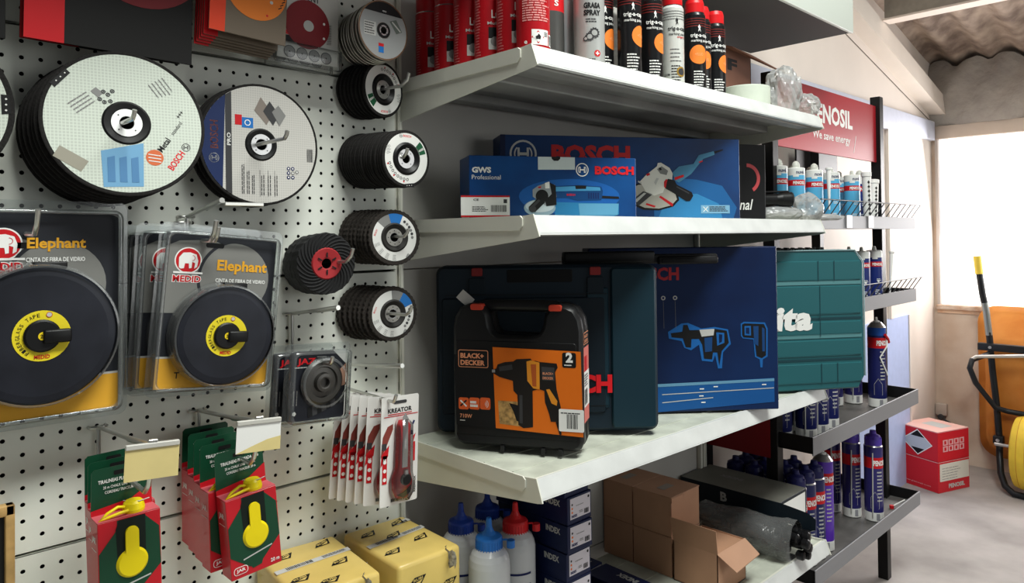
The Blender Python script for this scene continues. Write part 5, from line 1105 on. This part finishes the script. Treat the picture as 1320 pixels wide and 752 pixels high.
vs, fs = text_geo('makita', .05); w_ = vx(1041)-vx(914); b.add([f.p(vx(914)+(a+q_*.03)*w_, .168+q_*.070, .0048) for a, q_ in vs], fs, white_p)
b.build('case_shell', t)
b = MB(); b.tube([(W-.001, -.001, .035), (W-.001, -.001, H-.035), (W-.028, -.001, H-.001), (.03, -.001, H-.001)], .0022, edge, 6); b.build('edge_strip', t)
b = MB()
for i in range(26): b.box((.05+.011*i, .01+.004*(i % 3), H), (.057+.011*i, .03, H+.006+.002*(i % 2)), black_pl, .001, 1)
b.build('hinge_teeth', t)
# ================================================================== lowest shelf
Z4 = ZS[3]-.003
def bottle(label, px, py, z, col, R=.041):
    P = PD(px, py, z); t = thing('chalk_bottle', label, 'bottle', (P.x, P.y, Z4), (0, 0, math.radians(-40)), 'chalk powder bottles'); bp = mat('milky bottle plastic', (202, 204, 206), .35, coat=.1)
    b = MB(); b.lathe((0, 0, 0), (0, 0, 1), [(R-.004, 0), (R, .004), (R, .256), (R-.002, .268), (R-.007, .278), (.026, .286), (.024, .292)], 40, bp); c = CF(R, 0.1)
    for y, x0, x1 in ((.21, -.018, .035), (.19, .0, .035), (.17, .002, .035)): crect(b, c, x0, y, x1, y+(.0045 if y == .21 else .0016), navy_p, .0006)
    cc = c; b.add([c.p(x, y, .0007) for x, y in ((.012, .06), (.03, .06), (.032, .11), (.024, .125), (.024, .14), (.018, .14), (.018, .125), (.010, .11))], [tuple(range(8))], mat('pale violet print', (150, 154, 184), .5)); b.build('bottle_body', t)
    cm = mat(col[0], col[1], .38); b = MB(); b.lathe((0, 0, .286), (0, 0, 1), [(.0245, 0), (.0262, .003), (.0262, .020), (.0245, .023), (.014, .027), (.0095, .033), (.0065, .040), (.0055, .054), (.0048, .058), (0, .0585)], 32, cm)
    for i in range(28): a = 2*pi*i/28; b.box((-.0008, .0256, .286), (.0008, .0270, .302), cm, M=Matrix.Rotation(a, 4, 'Z'))
    cap = b.build('spout_cap', t)
    b = MB(); b.tube([(.024, -.006, .302), (.034, -.010, .304), (.040, -.012, .298)], .0022, cm, 6).lathe((.042, -.013, .290), (0, 0, 1), [(.008, 0), (.008, .014), (0, .014)], 16, cm); b.build('tethered_plug', cap)
    return t
bottle('chalk bottle with bright blue cap, nearest of the four', 630, 663, 1.42, ('bright blue plastic', (44, 116, 200)))
bottle('chalk bottle with dark blue cap, leftmost of the four', 594, 650, 1.50, ('dark blue plastic', (34, 62, 150)))
bottle('chalk bottle with dark blue cap, rearmost, behind the red capped one', 628, 633, 1.575, ('dark blue plastic', (34, 62, 150)))
bottle('chalk bottle with red cap beside the navy boxes', 664, 645, 1.50, ('red plastic cap', (206, 40, 44)))
nv = mat('navy carton', (14, 26, 66), .4)
def navybox(label, loc, W, D, H, rz=0, group='navy boxes stacked beside the chalk bottles', full=True):
    t = MB(); t.box((0, 0, 0), (W, D, H), nv, .001, 1); f = FRONT()
    if full:
        t.rect(f, .008, .010, W-.004, H-.004, mat('lilac white label', (214, 208, 216), .5), .0006); t.text(f, 'INDEX', .012, .013, .018, .0055, navy_p, .0009, .05)
        for i in range(3): t.disc(f, .014, .040-.008*i, .0024, [dgrey_p, orange_p, orange_p][i], .0009, 10)
        t.smalltext(f, .026, .034, .028, .003, 1, grey_p, .0009); t.barcode(f, .052, .013, .015, .010, black_p, .0009, 10); t.smalltext(f, .036, .018, .012, .006, 2, grey_p, .0009); t.disc(f, .066, .046, .003, black_p, .0009, 10)
    s_ = Fr((0, D, 0), (0, -1, 0), (0, 0, 1)); t.text(s_, 'INDEX', D-.062, H-.022, .042, .0125, lgrey_p, .0006, .04)
    tp = Fr((0, 0, H), (0, 1, 0), (-1, 0, 0)); t.text(Fr((W*.80, D*.2, H), (0, 1, 0), (-1, 0, 0)), 'INDEX', 0, 0, .06, .018, lgrey_p, .0006, .04)
    o = tag(t.build('navy_box'), label, 'box', group); o.location = loc; o.rotation_euler = (0, 0, rz); return o
zz = Z4; hs_ = [.0623, .0623, .0623, .0567, .0567, .0567, .0567]
nl = ['bottom navy box of the tall stack', 'navy box second from the bottom of the tall stack', 'navy box third from the bottom of the tall stack', 'navy box with pale label, fourth from the bottom of the tall stack', 'navy box with pale label, fifth from the bottom of the tall stack', 'navy box with pale label, second from the top of the tall stack', 'top navy box of the tall stack beside the red capped bottle']
rnd = random.Random(4)
for i in range(7): navybox(nl[i], (.630+[0, .0, 0, 0, .002, .005, .0][i], -.300+[0, 0, 0, 0, -.002, .0, .003][i], zz), .076, .215, hs_[i], math.radians([0, 1, -1, 0, -1.5, .5, 1][i])); zz += hs_[i]+.0002
lowg = 'navy boxes lying low before the cardboard boxes'
navybox('low navy box nearest the cardboard boxes, lettered top, in front', (.902, -.262, Z4), .078, .150, .056, math.radians(-2), lowg)
navybox('low navy box with lettered top, behind the front low one', (.905, -.105, Z4), .078, .10, .056, math.radians(1), lowg)
navybox('low navy box between the tall navy stack and the other low ones', (.812, -.235, Z4), .078, .20, .050, math.radians(0), lowg)
# kraft boxes
def kraftbox(label, y, z, W=.135, D=.122, H=.104, seal=False):
    t = thing('cardboard_box', label, 'box', (1.135, y, z), (0, 0, 0), 'small plain cardboard boxes')
    b = MB(); b.box((0, 0, 0), (W, D, H-.0022), kraft, .0008, 1); f = FRONT(); b.rect(f, .0, .006, .002, H-.01, kraft_d, .0004); b.poly(f, [(.052, H-.004), (.060, H-.004), (.058, H-.016), (.054, H-.016)], kraft_d, .0005); b.build('carton', t)
    b = MB(); b.box((-.001, -.0015, H-.002), (W+.001, D, H), kraft, .0005, 1).box((.0, -.003, H-.014), (W*.4, -.001, H-.002), kraft); 
    if seal: b.rect(Fr((0, 0, H), (1, 0, 0), (0, 1, 0)), .035, .045, .085, .070, mat('grey paper seal', (150, 140, 130), .6), .0006)
    b.build('lid', t); return t
zt = Z4+.1045
kraftbox('lower cardboard box at the back left of the group', -.087, Z4, D=.100)
kraftbox('lower cardboard box under the front sealed one', -.212, Z4)
kraftbox('upper cardboard box with grey seal, nearest the back panel', -.087, zt, D=.100, seal=True)
kraftbox('upper cardboard box with grey seal, next to the open one', -.212, zt, seal=True)
t = thing('open_cardboard_box', 'small open cardboard box with raised side flap, front of the lowest shelf', 'box', (1.132, -.348, Z4)); W, D, H = .138, .128, .102
b = MB()
for a, c_ in (((0, 0, 0), (W, .002, H)), ((0, D-.002, 0), (W, D, H)), ((0, 0, 0), (.002, D, H)), ((W-.002, 0, 0), (W, D, H)), ((0, 0, 0), (W, D, .002))): b.box(a, c_, kraft)
b.box((.01, .0, H-.006), (W, D, H-.003), kraft); b.build('carton', t)
MB().add([(0, 0, H), (0, D, H), (-.010, D+.004, H+.062), (-.010, -.002, H+.062), (.002, 0, H), (.002, D, H), (-.008, D+.004, H+.062), (-.008, -.002, H+.062)], [(0, 1, 2, 3), (7, 6, 5, 4), (0, 4, 5, 1), (1, 5, 6, 2), (2, 6, 7, 3), (3, 7, 4, 0)], kraft).build('side_flap', t)
MB().add([(.0, -.001, H), (W, -.001, H), (W-.002, -.040, H-.028), (.012, -.045, H-.034), (.0, .001, H+.002), (W, .001, H+.002), (W-.002, -.040, H-.026), (.012, -.045, H-.032)], [(0, 1, 2, 3), (7, 6, 5, 4), (0, 4, 5, 1), (1, 5, 6, 2), (2, 6, 7, 3), (3, 7, 4, 0)], kraft).build('front_flap', t)
# long dark box, its flap, bag of plugs
dkb = mat('blue black long carton', (24, 34, 42), .45); dkt = mat('lit grey carton top', (112, 112, 104), .55, noise=.15, nscale=12)  # dark carton's top coloured grey for the light falling on it
t = thing('long_carton', 'long dark carton with top painted lit grey behind the bag of black plugs', 'box', (1.518, -.322, Z4+.0065))
b = MB(); b.box((0, 0, 0), (.172, .33, .116), dkb, .001, 1); tp = Fr((0, 0, .116), (1, 0, 0), (0, 1, 0)); b.rect(tp, 0, 0, .172, .33, dkt, .0006); b.text(Fr((.11, .17, .116), (0, 1, 0), (-1, 0, 0)), 'INDEX', 0, 0, .075, .020, grey_p, .0009, .04)
sdf = Fr((0, .33, 0), (0, -1, 0), (0, 0, 1)); b.text(sdf, 'B', .14, .075, .022, .028, lgrey_p, .0006, .04); b.rect(sdf, .225, 0, .227, .116, black_p, .0005); b.rect(FRONT(), .01, .01, .162, .108, white_p, .0006)
b.build('carton', t); MB().add([(0, 0, .116), (0, .0, .070), (-.006, -.08, .058), (-.008, -.105, .070), (-.006, -.105, .098), (-.004, -.08, .110)], [(0, 1, 2, 3, 4, 5)], dkb).add([(.002, 0, .116), (.002, .0, .070), (-.004, -.08, .058), (-.006, -.105, .070), (-.004, -.105, .098), (-.002, -.08, .110)], [(5, 4, 3, 2, 1, 0)], dkb).build('end_flap', t)
t = thing('bag_of_plugs', 'clear bag of black round plugs lying across the lowest shelf front', 'bag', (1.440, -.237, Z4), (0, 0, math.radians(-83)))
bp_ = mat('dark plug plastic', (22, 22, 24), .3)
rnd = random.Random(9); spots = []
for i in range(80): 
    x = -.11+.27*rnd.random(); a = rnd.random()*pi; r_ = .038*math.sqrt(rnd.random()); spots.append((x, r_*math.cos(a*2)*1.0, .052+r_*math.sin(a*2)*.95))
b = MB()
for x, y, z in spots: b.lathe((x-.02, y, z), (1, rnd.uniform(-.2, .2), rnd.uniform(-.2, .2)), [(.009, 0), (.012, .006), (.012, .04), (.009, .044), (.004, .046)], 12, bp_)
pl_ = b.build('plugs', t); pl_['kind'] = 'stuff'
b = MB()
for i, (y, z) in enumerate(((-.018, .022), (.006, .018), (-.008, .044), (.018, .040), (.004, .066), (-.026, .058), (.028, .062))): b.lathe((.165+.008*(i % 3), y, z+.004), (1, 0, 0), [(.006, 0), (.0125, .004), (.0135, .018), (.011, .022), (.005, .024)], 16, bp_)
b.build('plug_ends', t)
n = 40; m_ = 32; vs = []
for i in range(n+1):
    x = -.155+.315*i/n; tt = i/n; rad = .055*(1-.72*max(0, (.16-tt)/.16)**1.3)
    for k_ in range(m_):
        a = 2*pi*k_/m_; w_ = 1+.05*abs(math.sin(4*a+i*.45))+.06*math.sin(2*a-i*.35)+.03*math.sin(9*a+i*1.3)
        vs.append((x, rad*w_*math.cos(a)*1.02, max(.002, .050+rad*w_*math.sin(a)*.94)))
MB().add(vs, [(i*m_+k_, i*m_+(k_+1) % m_, (i+1)*m_+(k_+1) % m_, (i+1)*m_+k_) for i in range(n) for k_ in range(m_)], clearmat('thin plug bag film', (238, 238, 236), .06, .2, .11, bump=.6, bscale=45), True).build('bag_film', t)
# ================================================================== goods on the black rack
def foam_can(label, x, y, z, scheme, cap=True, face=A45, H=.33, straw=True, group='foam cans on the black rack', R=.0325):
    t = thing('foam_can', label, 'foam can', (x, y, z), (0, 0, 0), group); c = CF(R, face)
    bodyc = {'navy': mat('navy violet can', (46, 42, 104), .3, coat=.2), 'violet': mat('violet can', (92, 52, 176), .3, coat=.2), 'blue': mat('deep blue can', (28, 34, 90), .3, coat=.2)}[scheme]
    topc = mat('blue flame top', (30, 84, 170), .3) if scheme == 'blue' and not cap and H > .33 else bodyc
    b = MB(); hb_ = H-.055 if cap else H-.03
    b.lathe((0, 0, 0), (0, 0, 1), [(R-.004, 0, silver), (R, .002, silver), (R, .004, white_p), (R, .035, bodyc), (R, hb_-.078, red_p), (R, hb_-.038, bodyc), (R, hb_-.03, topc), (R, hb_, silver), (R-.002, hb_+.003, silver), (R-.012, hb_+.016, silver), (R-.016, hb_+.020, silver)], 36, bodyc)
    ctext(b, c, 'PENOSIL', -.012, hb_-.068, .052, .020, white_p, bold=.04)
    for i in range(9): csmall(b, c, .0, hb_-.095-.013*i, .022, .007, 1, lgrey_p, .0006, .7)
    if scheme != 'violet':
        L_ = [(-.022, .05), (-.022, .09), (-.008, .112), (.006, .09), (.006, .05)]
        for i in range(5): 
            p, q_ = L_[i], L_[(i+1) % 5]; d = Vector((q_[0]-p[0], q_[1]-p[1])).normalized(); nn = Vector((-d.y, d.x))*.0005
            b.add([c.p(p[0]-nn.x, p[1]-nn.y, .0008), c.p(q_[0]-nn.x, q_[1]-nn.y, .0008), c.p(q_[0]+nn.x, q_[1]+nn.y, .0008), c.p(p[0]+nn.x, p[1]+nn.y, .0008)], [(0, 1, 2, 3)], lgrey_p)
    crect(b, c, -.004, .008, .008, .032, mat('grey code patch', (150, 150, 156), .5), .0008)
    b.build('can_body', t)
    if cap:
        cc = {'navy': mat('dark violet cap', (84, 62, 168), .35), 'violet': mat('violet cap', (96, 62, 170), .35), 'blue': mat('dark navy cap', (34, 36, 92), .4)}[scheme]
        b = MB(); b.lathe((0, 0, hb_+.004), (0, 0, 1), [(R-.003, 0), (R-.003, .022), (R-.008, .034), (.012, .040), (.010, .052), (0, .053)], 28, cc)
        for i in range(6): a = i*pi/3; b.box((-.002, R-.010, .0), (.002, R-.0025, .030), cc, M=Matrix.Translation((0, 0, hb_+.004)) @ Matrix.Rotation(a, 4, 'Z'))
        b.build('cap', t)
    else: MB().lathe((0, 0, hb_+.018), (0, 0, 1), [(.012, 0), (.012, .006), (.004, .008), (.004, .020), (0, .020)], 20, white_p).build('valve', t)
    if straw: MB().tube([(*c.p(-.016, .012, .003)[:2], .02), (*c.p(-.014, .25, .003)[:2], hb_-.02)], .0022, lgrey_p, 6).build('straw', t)
    return t
zt3, zt4 = .775-.05+.0042, .371-.046+.0042
# bottom tray
foam_can('dark violet foam can with purple cap at the right end of the bottom tray', 2.368, -.272, zt4, 'navy', face=A45+.1)
foam_can('dark violet foam can, middle of the right three on the bottom tray', 2.352, -.198, zt4, 'navy', face=A45)
foam_can('dark violet foam can, rearmost of the right three on the bottom tray', 2.352, -.124, zt4, 'navy', face=A45)
foam_can('bright violet foam can without cap, front of the bottom tray', 1.990, -.245, zt4, 'violet', False, face=A45+.1, H=.33, straw=False)
navg = 'blue capped foam cans packed on the bottom tray'
rowl = ['front', 'second', 'third', 'fourth']; coll = ['first column from the shelf bay', 'second column from the shelf bay', 'third column from the shelf bay', 'fourth column from the shelf bay']
lead = foam_can('blue capped foam can, bottom tray, front row, first column from the shelf bay', 1.774, -.250, zt4, 'blue', True, face=A45, H=.315, straw=True, group=navg)
for ci in range(3):
    for ri in range(4):
        if (ci, ri) == (0, 0): continue
        c = dup(lead); c.location = (1.774+.068*ci+.003*(ri % 2), -.250+.070*ri, zt4); c['label'] = 'blue capped foam can, bottom tray, %s row, %s column from the shelf bay' % (rowl[ri], ['first', 'second', 'third'][ci])
tag(MB().tube([(0, 0, 0), (.05, -.03, .02)], .003, white_p).lathe((-.004, 0, 0), (0, 0, 1), [(.008, -.006), (.008, .006)], 12, red_p).build('spray_nozzle'), 'small red and white nozzle lying at the right end of the bottom tray', 'nozzle').location = (2.53, -.28, zt4+.006)
# third tray
g3 = 'foam cans on the upper open tray'
t = foam_can('blue topped foam can with red nozzle and bent white tube, right end', 2.470, -.255, zt3, 'blue', False, face=A45+.12, H=.335, straw=False, group=g3)
b = MB(); c = CF(.0325, A45); b.tube([c.p(.028, .275, .004), c.p(.022, .235, .006), c.p(-.006, .195, .006), c.p(.018, .135, .006), c.p(.022, .125, .006)], .0028, white_p, 8).build('bent_tube', t)
MB().tube([c.p(.012, .280, .006), c.p(.026, .262, .008), c.p(.036, .248, .009)], .0055, red_p, 8).build('nozzle', t)
foam_can('dark foam can behind the red nozzle can, upper open tray', 2.470, -.165, zt3, 'navy', False, group=g3); foam_can('dark foam can, rear right of the upper open tray', 2.385, -.125, zt3, 'navy', False, group=g3)
for i, (x, y) in enumerate(((2.045, -.245), (1.945, -.252), (1.862, -.248), (1.850, -.175), (1.935, -.178), (1.775, -.205))):
    foam_can(['tall dark foam can nearest the middle of the upper open tray', 'dark foam can with house outline, second along the upper open tray', 'dark foam can with house outline, beside the shelf bay', 'dark foam can in the second row of the upper open tray, left', 'dark foam can in the second row of the upper open tray, right', 'dark foam can in the left corner of the upper open tray'][i], x, y, zt3, 'blue' if i else 'blue', False, group=g3, H=.30)
# cartridges
def cartridge(label, x, y, z, col, face=A45, H=.192, cap='dome', group='sealant cartridges on the top tray'):
    t = thing('sealant_cartridge', label, 'cartridge', (x, y, z), (0, 0, 0), group); R = .0278; c = CF(R, face)
    bc = {'cyan': mat('sky cyan cartridge', (86, 172, 214), .35), 'navy': mat('navy cartridge', (28, 44, 110), .35)}[col]; wp = mat('white cartridge plastic', (224, 226, 222), .35)
    b = MB(); b.lathe((0, 0, 0), (0, 0, 1), [(R, 0, wp), (R, .004, bc), (R, H*.70, red_p), (R, H*.80, bc), (R, H*.88, wp), (R, H, wp), (R-.002, H+.002, wp), (.010, H+.004, wp)], 32, bc)
    ctext(b, c, 'PENOSIL', -.020, H*.72, .040, .011, white_p, bold=.04)
    if col == 'cyan': ctext(b, c, 'nuvé', -.010, H*.90, .026, .012, navy_p)
    crect(b, c, -.020, H*.85, -.002, H*.89, wp, .0005); csmall(b, c, -.006, H*.42, .018, .010, 2, wp); csmall(b, c, -.012, .03, .02, .02, 3, wp)
    if col == 'navy': b.add([c.p(x_, y_, .0008) for x_, y_ in ((0, .075), (.005, .08), (0, .085), (-.005, .08))], [(0, 1, 2, 3)], white_p)
    b.build('cartridge_body', t)
    b = MB()
    if cap == 'dome': b.lathe((0, 0, H+.002), (0, 0, 1), [(.0125, 0), (.0125, .010), (.010, .018), (.004, .023), (0, .024)], 20, mat('putty white tip', (196, 198, 190), .45))
    else: b.lathe((0, 0, H+.002), (0, 0, 1), [(.008, 0), (.006, .012), (.005, .016), (0, .017)], 16, mat('putty white tip', (196, 198, 190), .45))
    b.build('tip', t); return t
zt1 = 1.455-.038+.0042; zt2 = 1.174-.043+.0042
cl = [(1.752, -.220, 'cyan', 'leftmost cyan and white cartridge of the top tray', 'dome'), (1.866, -.225, 'cyan', 'cyan cartridge with dark blue lettering, second from the left in front', 'dome'), (1.965, -.165, 'cyan', 'cyan cartridge peeking out left of the tall standing one', 'small'), (2.000, -.228, 'cyan', 'tall standing cyan cartridge left of the white nozzle', 'dome'), (2.120, -.160, 'cyan', 'cyan cartridge behind the white nozzle', 'dome'), (2.148, -.225, 'cyan', 'cyan cartridge right of the white nozzle', 'small'), (2.21, -.14, 'cyan', 'shaded cartridge in the second row of the top tray', 'dome'), (2.334, -.225, 'cyan', 'cyan cartridge beside the navy one', 'small'), (2.415, -.222, 'navy', 'navy blue cartridge of the top tray', 'dome'), (2.40, -.15, 'cyan', 'cartridge behind the navy one, tall white tip', 'dome'), (2.31, -.12, 'cyan', 'cartridge at the back of the top tray, only its tip showing', 'dome')]
for x, y, col, lb, cp in cl: cartridge(lb, x, y, zt1, col, cap=cp)
def nozzle_(b, o, tilt, L, r0=.010, m=None): d = Vector(tilt).normalized(); b.lathe(o, d, [(r0, 0), (r0, .006), (r0*.75, .008), (.0025, L), (0, L)], 16, m or white_p)
b = MB(); nozzle_(b, (0, 0, .14), (.02, 0, -1), .14); tag(b.build('cartridge_nozzle'), 'pointed white nozzle hanging tip down before the cyan cartridges', 'nozzle').location = (1.955, -.295, zt1+.055)
def stick(label, x, y, tilt):
    t = thing('printed_tube', label, 'tube', (x, y, zt1), (0, tilt, 0), 'slim white tubes with black crosses'); R = .0135; c = CF(.0154, A45); b = MB(); b.lathe((0, 0, 0), (0, 0, 1), [(R*.7, 0), (R, .01), (R*1.12, .18), (R*1.3, .182), (R*1.3, .196), (R, .198)], 20, white_p)
    for i in range(9): crect(b, c, -.004, .03+.016*i, .004, .034+.016*i, black_p, .0008); crect(b, c, -.0015, .026+.016*i, .0015, .038+.016*i, black_p, .0010)
    b.build('tube_body', t); return t
stick('slim white tube with black crosses, left of the two', 2.275, -.302, math.radians(-3)); stick('slim white tube with black crosses, at the rack post', 2.335, -.300, math.radians(4)).scale = (1, 1, .88)
sg = 'navy cartridges on the second tray'
for x, y, lb, cp in ((2.30, -.268, 'navy cartridge beside the teal case, second tray', 'small'), (2.425, -.268, 'navy cartridge with red band, front centre of the second tray', 'small'), (2.50, -.240, 'navy cartridge at the right end of the second tray', 'small'), (2.36, -.20, 'navy cartridge behind the front pair, second tray', 'small')): cartridge(lb, x, y, zt2, 'navy', cap=cp, group=sg)
b = MB(); nozzle_(b, (0, 0, .19), (-.16, 0, -1), .16); nozzle_(b, (-.06, .0, .008), (1, 0, .25), .10, .009); b.lathe((.02, 0, .02), (1, 0, .3), [(.008, 0), (.008, .02)], 12, red_p); tag(b.build('cartridge_nozzle'), 'white nozzles with a red collar lying before the navy cartridges', 'nozzle').location = (2.50, -.305, zt2)
# price clips on the top tray lip
for i, x in enumerate((1.985, 2.175)): tag(MB().box((0, -.341, 1.414), (.045, -.3375, 1.458), mat('translucent clip', (206, 202, 204), .3), .001, 1).build('price_clip'), ['blank translucent price clip on the top tray lip, left of two', 'blank translucent price clip on the top tray lip, right of two'][i], 'price clip', 'price clips on the tray lip').location = (x, 0, 0)
# ================================================================== floor goods
rb = mat('red shipping carton', (204, 34, 46), .45)
c0 = Vector((3.836, -.071, 0)); c1 = Vector((4.071, -.157, 0)); c3 = PZ(1175.3, 625, 0)
def penbox(label, z, H, top):
    t = thing('shipping_carton', label, 'box', (c0.x, c0.y, z), (0, 0, math.atan2(c1.y-c0.y, c1.x-c0.x)), 'stacked red cartons on the floor'); W = (c1-c0).length; D = .235
    b = MB(); b.box((0, 0, 0), (W, D, H-.001), rb, .0015, 1); f = FRONT(); s_ = Fr((0, D, 0), (0, -1, 0), (0, 0, 1))
    if top:
        b.poly(s_, [(.02, H*.5), (D*.5, H-.008), (D-.03, H*.5), (D*.5, .012)], white_p, .0006); b.poly(s_, [(.027, H*.5), (D*.5, H-.014), (D-.037, H*.5), (D*.5, .018)], mat('pale hazard grey', (190, 196, 206), .5), .001)
        b.poly(s_, [(D*.5-.042, H-.048), (D*.5, H-.014), (D*.5+.042, H-.048)], black_p, .0014); b.poly(s_, [(D*.5-.040, .050), (D*.5+.040, .050), (D*.5, .018)], black_p, .0014)
        for i in range(4):
            for j_ in range(2): b.rect(f, .040+.044*i, .050+.034*j_, .078+.044*i, .080+.034*j_, mat('pink pictogram', (226, 170, 172), .5), .0006); b.rect(f, .050+.044*i, .056+.034*j_, .066+.044*i, .074+.034*j_, rb, .001)
        b.rect(Fr((0, 0, H), (1, 0, 0), (0, 1, 0)), 0, 0, W, D, mat('pale carton top', (232, 184, 172), .5), .0003); b.rect(Fr((0, 0, H), (1, 0, 0), (0, 1, 0)), .10, .05, .19, .17, lgrey_p, .0008)
    else:
        b.text(f, 'PENOSIL', .08, .018, .13, .024, lgrey_p, .0007, .05); b.rect(f, .012, .060, W-.004, H-.012, mat('off white shipping label', (222, 218, 206), .5), .0006)
        for i in range(5): b.smalltext(f, .03, .068+.014*i, .17, .007, 1, grey_p, .001, .4)
        b.text(s_, 'www.penosil.com', .02, .020, .17, .010, mat('pink pictogram', (226, 170, 172), .5), .0006, .0)
    b.rect(s_, 0, H-.004, D, H-.001, mat('pink pictogram', (226, 170, 172), .5), .0006); b.rect(f, 0, H-.004, W, H-.001, mat('pink pictogram', (226, 170, 172), .5), .0006)
    b.build('carton', t); return t
penbox('lower red shipping carton with white label on the concrete floor', 0, .165, False); penbox('upper red shipping carton with grey diamond, on top of the other', .1655, .160, True)
# wheelbarrow standing on its nose, underside towards the shop
t = thing('wheelbarrow', 'orange wheelbarrow stood on end with black frame, against the window wall', 'wheelbarrow', (4.22, -.415, 0)); orm = mat('sheen pale orange steel', (206, 136, 62), .42, rgb2=(188, 112, 42), nscale=5); blf = mat('black tube frame', (38, 40, 42), .35, .3)  # orange lightened for the pale reflection on the tray
# local: x towards the wall, y along the wall, z up.  Tray shell: rim near the wall, belly toward -x
def ring_rr(hy_, z0_, z1_, r, x, n=6): return [(x, y, z) for y, z in rr(-hy_, z0_, hy_, z1_, r, n)]
L = [ring_rr(.285, .10, .955, .09, .235), ring_rr(.292, .093, .962, .095, .222), ring_rr(.262, .125, .93, .09, .222), ring_rr(.215, .20, .80, .08, .05), ring_rr(.17, .26, .72, .07, .035)]
n = len(L[0]); b = MB(); b.add([v for r_ in L for v in r_], [(k_*n+i, k_*n+(i+1) % n, (k_+1)*n+(i+1) % n, (k_+1)*n+i) for k_ in range(4) for i in range(n)], orm, True); b.add(L[-1], [tuple(range(n))], orm)
b.tube(ring_rr(.288, .097, .958, .093, .230)+[ring_rr(.288, .097, .958, .093, .230)[0]], .008, orm, 8, False)
b.build('tray', t)
for s_ in (1, -1):
    b = MB(); b.tube([(-.02, s_*.224, 1.165), (-.015, s_*.212, 1.05), (-.005, s_*.197, .95), (.0, s_*.185, .80), (.005, s_*.175, .62), (.0, s_*.158, .44), (-.01, s_*.146, .26), (-.04, s_*.140, .17), (-.09, s_*.125, .09), (-.14, s_*.095, .04), (-.17, s_*.05, .018), (-.175, 0, .017)], .0165, blf, 12); fr_ = b.build('frame_tube', t)
    if s_ > 0: b = MB(); b.tube([(-.010, .204, 1.0), (-.005, .197, .95), (.0, .187, .82)], .0172, mat('worn grey tube', (150, 154, 150), .3, .7), 12); b.build('bare_metal_section', fr_)
    MB().tube([(-.022, s_*.232, 1.26), (-.020, s_*.224, 1.16)], [.020, .0195], mat('yellow rubber grip', (224, 196, 74), .5), 14).build('grip', t)
    MB().tube([(-.005, s_*.182, .72), (-.12, s_*.243, .69), (-.15, s_*.247, .65), (-.13, s_*.225, .57), (-.04, s_*.155, .43), (-.02, s_*.10, .415), (-.02, 0, .41)], .0145, blf, 10).build('leg', t)
    MB().tube([(-.12, s_*.243, .695), (-.11, s_*.225, .710), (-.09, 0, .735)], .010, mat('scuffed silver bar', (206, 204, 200), .3, .7), 8).build('stand_bar', t)
    MB().box((-.045, s_*.146-.024, .235), (-.0, s_*.146+.024, .275), blf, .003).lathe((-.046, s_*.146, .255), (-1, 0, 0), [(.009, 0), (.009, .006), (0, .007)], 10, silver).build('axle_bracket', t)
    MB().lathe((-.02, s_*.160, .435), (-1, 0, 0), [(.008, 0), (.008, .022)], 10, silver).lathe((-.0, s_*.180, .755), (-1, 0, 0), [(.008, 0), (.008, .025)], 10, silver).build('bolt', t)
MB().box((-.02, -.24, .735), (.02, .24, .775), blf, .003).build('cross_bar', t)
# wheel
wx, wz, wr = -.095, .225, .19
b = MB(); prof = [(wr-.055, -.044), (wr-.03, -.055), (wr-.010, -.047), (wr-.001, -.020), (wr, 0), (wr-.001, .020), (wr-.010, .047), (wr-.03, .055), (wr-.055, .044)]
yt = mat('yellow rubber tyre', (232, 196, 62), .55, noise=.15, nscale=10); b.lathe((wx, 0, wz), (0, 1, 0), prof, 56, yt, cap=False)
for s_ in (-1, 1): b.lathe((wx, s_*.018, wz), (0, s_, 0), [(wr+.0002, -.0012), (wr+.0008, 0), (wr+.0002, .0012)], 56, mat('orange tyre seam', (196, 130, 40), .6), cap=False)
wh = b.build('tyre', t); MB().lathe((wx, -.036, wz), (0, 1, 0), [(.02, -.02), (.03, -.01), (.06, .015), (wr-.054, .0), (wr-.054, .072), (.06, .058), (.03, .082), (.02, .092)], 40, mat('rim steel', (180, 150, 70), .4, .4)).build('rim', wh)
MB().tube([(wx, -.15, wz+.02), (wx, .15, wz+.02)], .009, silver).build('axle', t)
# ================================================================== light
w = bpy.data.worlds.new('world'); scene.world = w; w.use_nodes = True; bg = w.node_tree.nodes['Background']; bg.inputs['Color'].default_value = (.92, .97, 1.0, 1); bg.inputs['Strength'].default_value = .10
def area(name, loc, target, sx, sy, power, col=(1, 1, 1)):
    l = bpy.data.lights.new(name, 'AREA'); l.shape = 'RECTANGLE'; l.size = sx; l.size_y = sy; l.energy = power; l.color = col
    o = bpy.data.objects.new(name, l); COL.objects.link(o); o.location = loc; o.rotation_euler = (Vector(target)-Vector(loc)).to_track_quat('-Z', 'Y').to_euler(); return o
area('skylight', (.5, -1.5, 3.6), (.3, -.1, 1.05), 1.8, .6, 120, (.97, 1, .95))
area('shop_door_daylight', (-2.4, -3.6, 1.6), (.8, 0, 1.2), 2.0, 2.2, 4, (1, .98, .96))
area('window_daylight', (XF-.06, -.7, 1.46), (2.4, -.6, .9), 1.5, 1.0, 50, (1, .965, .96))
area('far_fill', (3.3, -2.2, 3.2), (3.6, .0, .9), 1.6, .8, 14, (1, .96, .95))  # added fill for the back wall near the corner, no such skylight known
area('front_daylight', (2.2, -4.2, 1.8), (1.0, 0, 1.0), 2.4, 1.8, 30, (.98, 1, .98))
scene.view_settings.view_transform = 'Standard'; scene.view_settings.look = 'None'; scene.view_settings.gamma = 1; scene.view_settings.exposure = -.1; scene.view_settings.use_curve_mapping = False
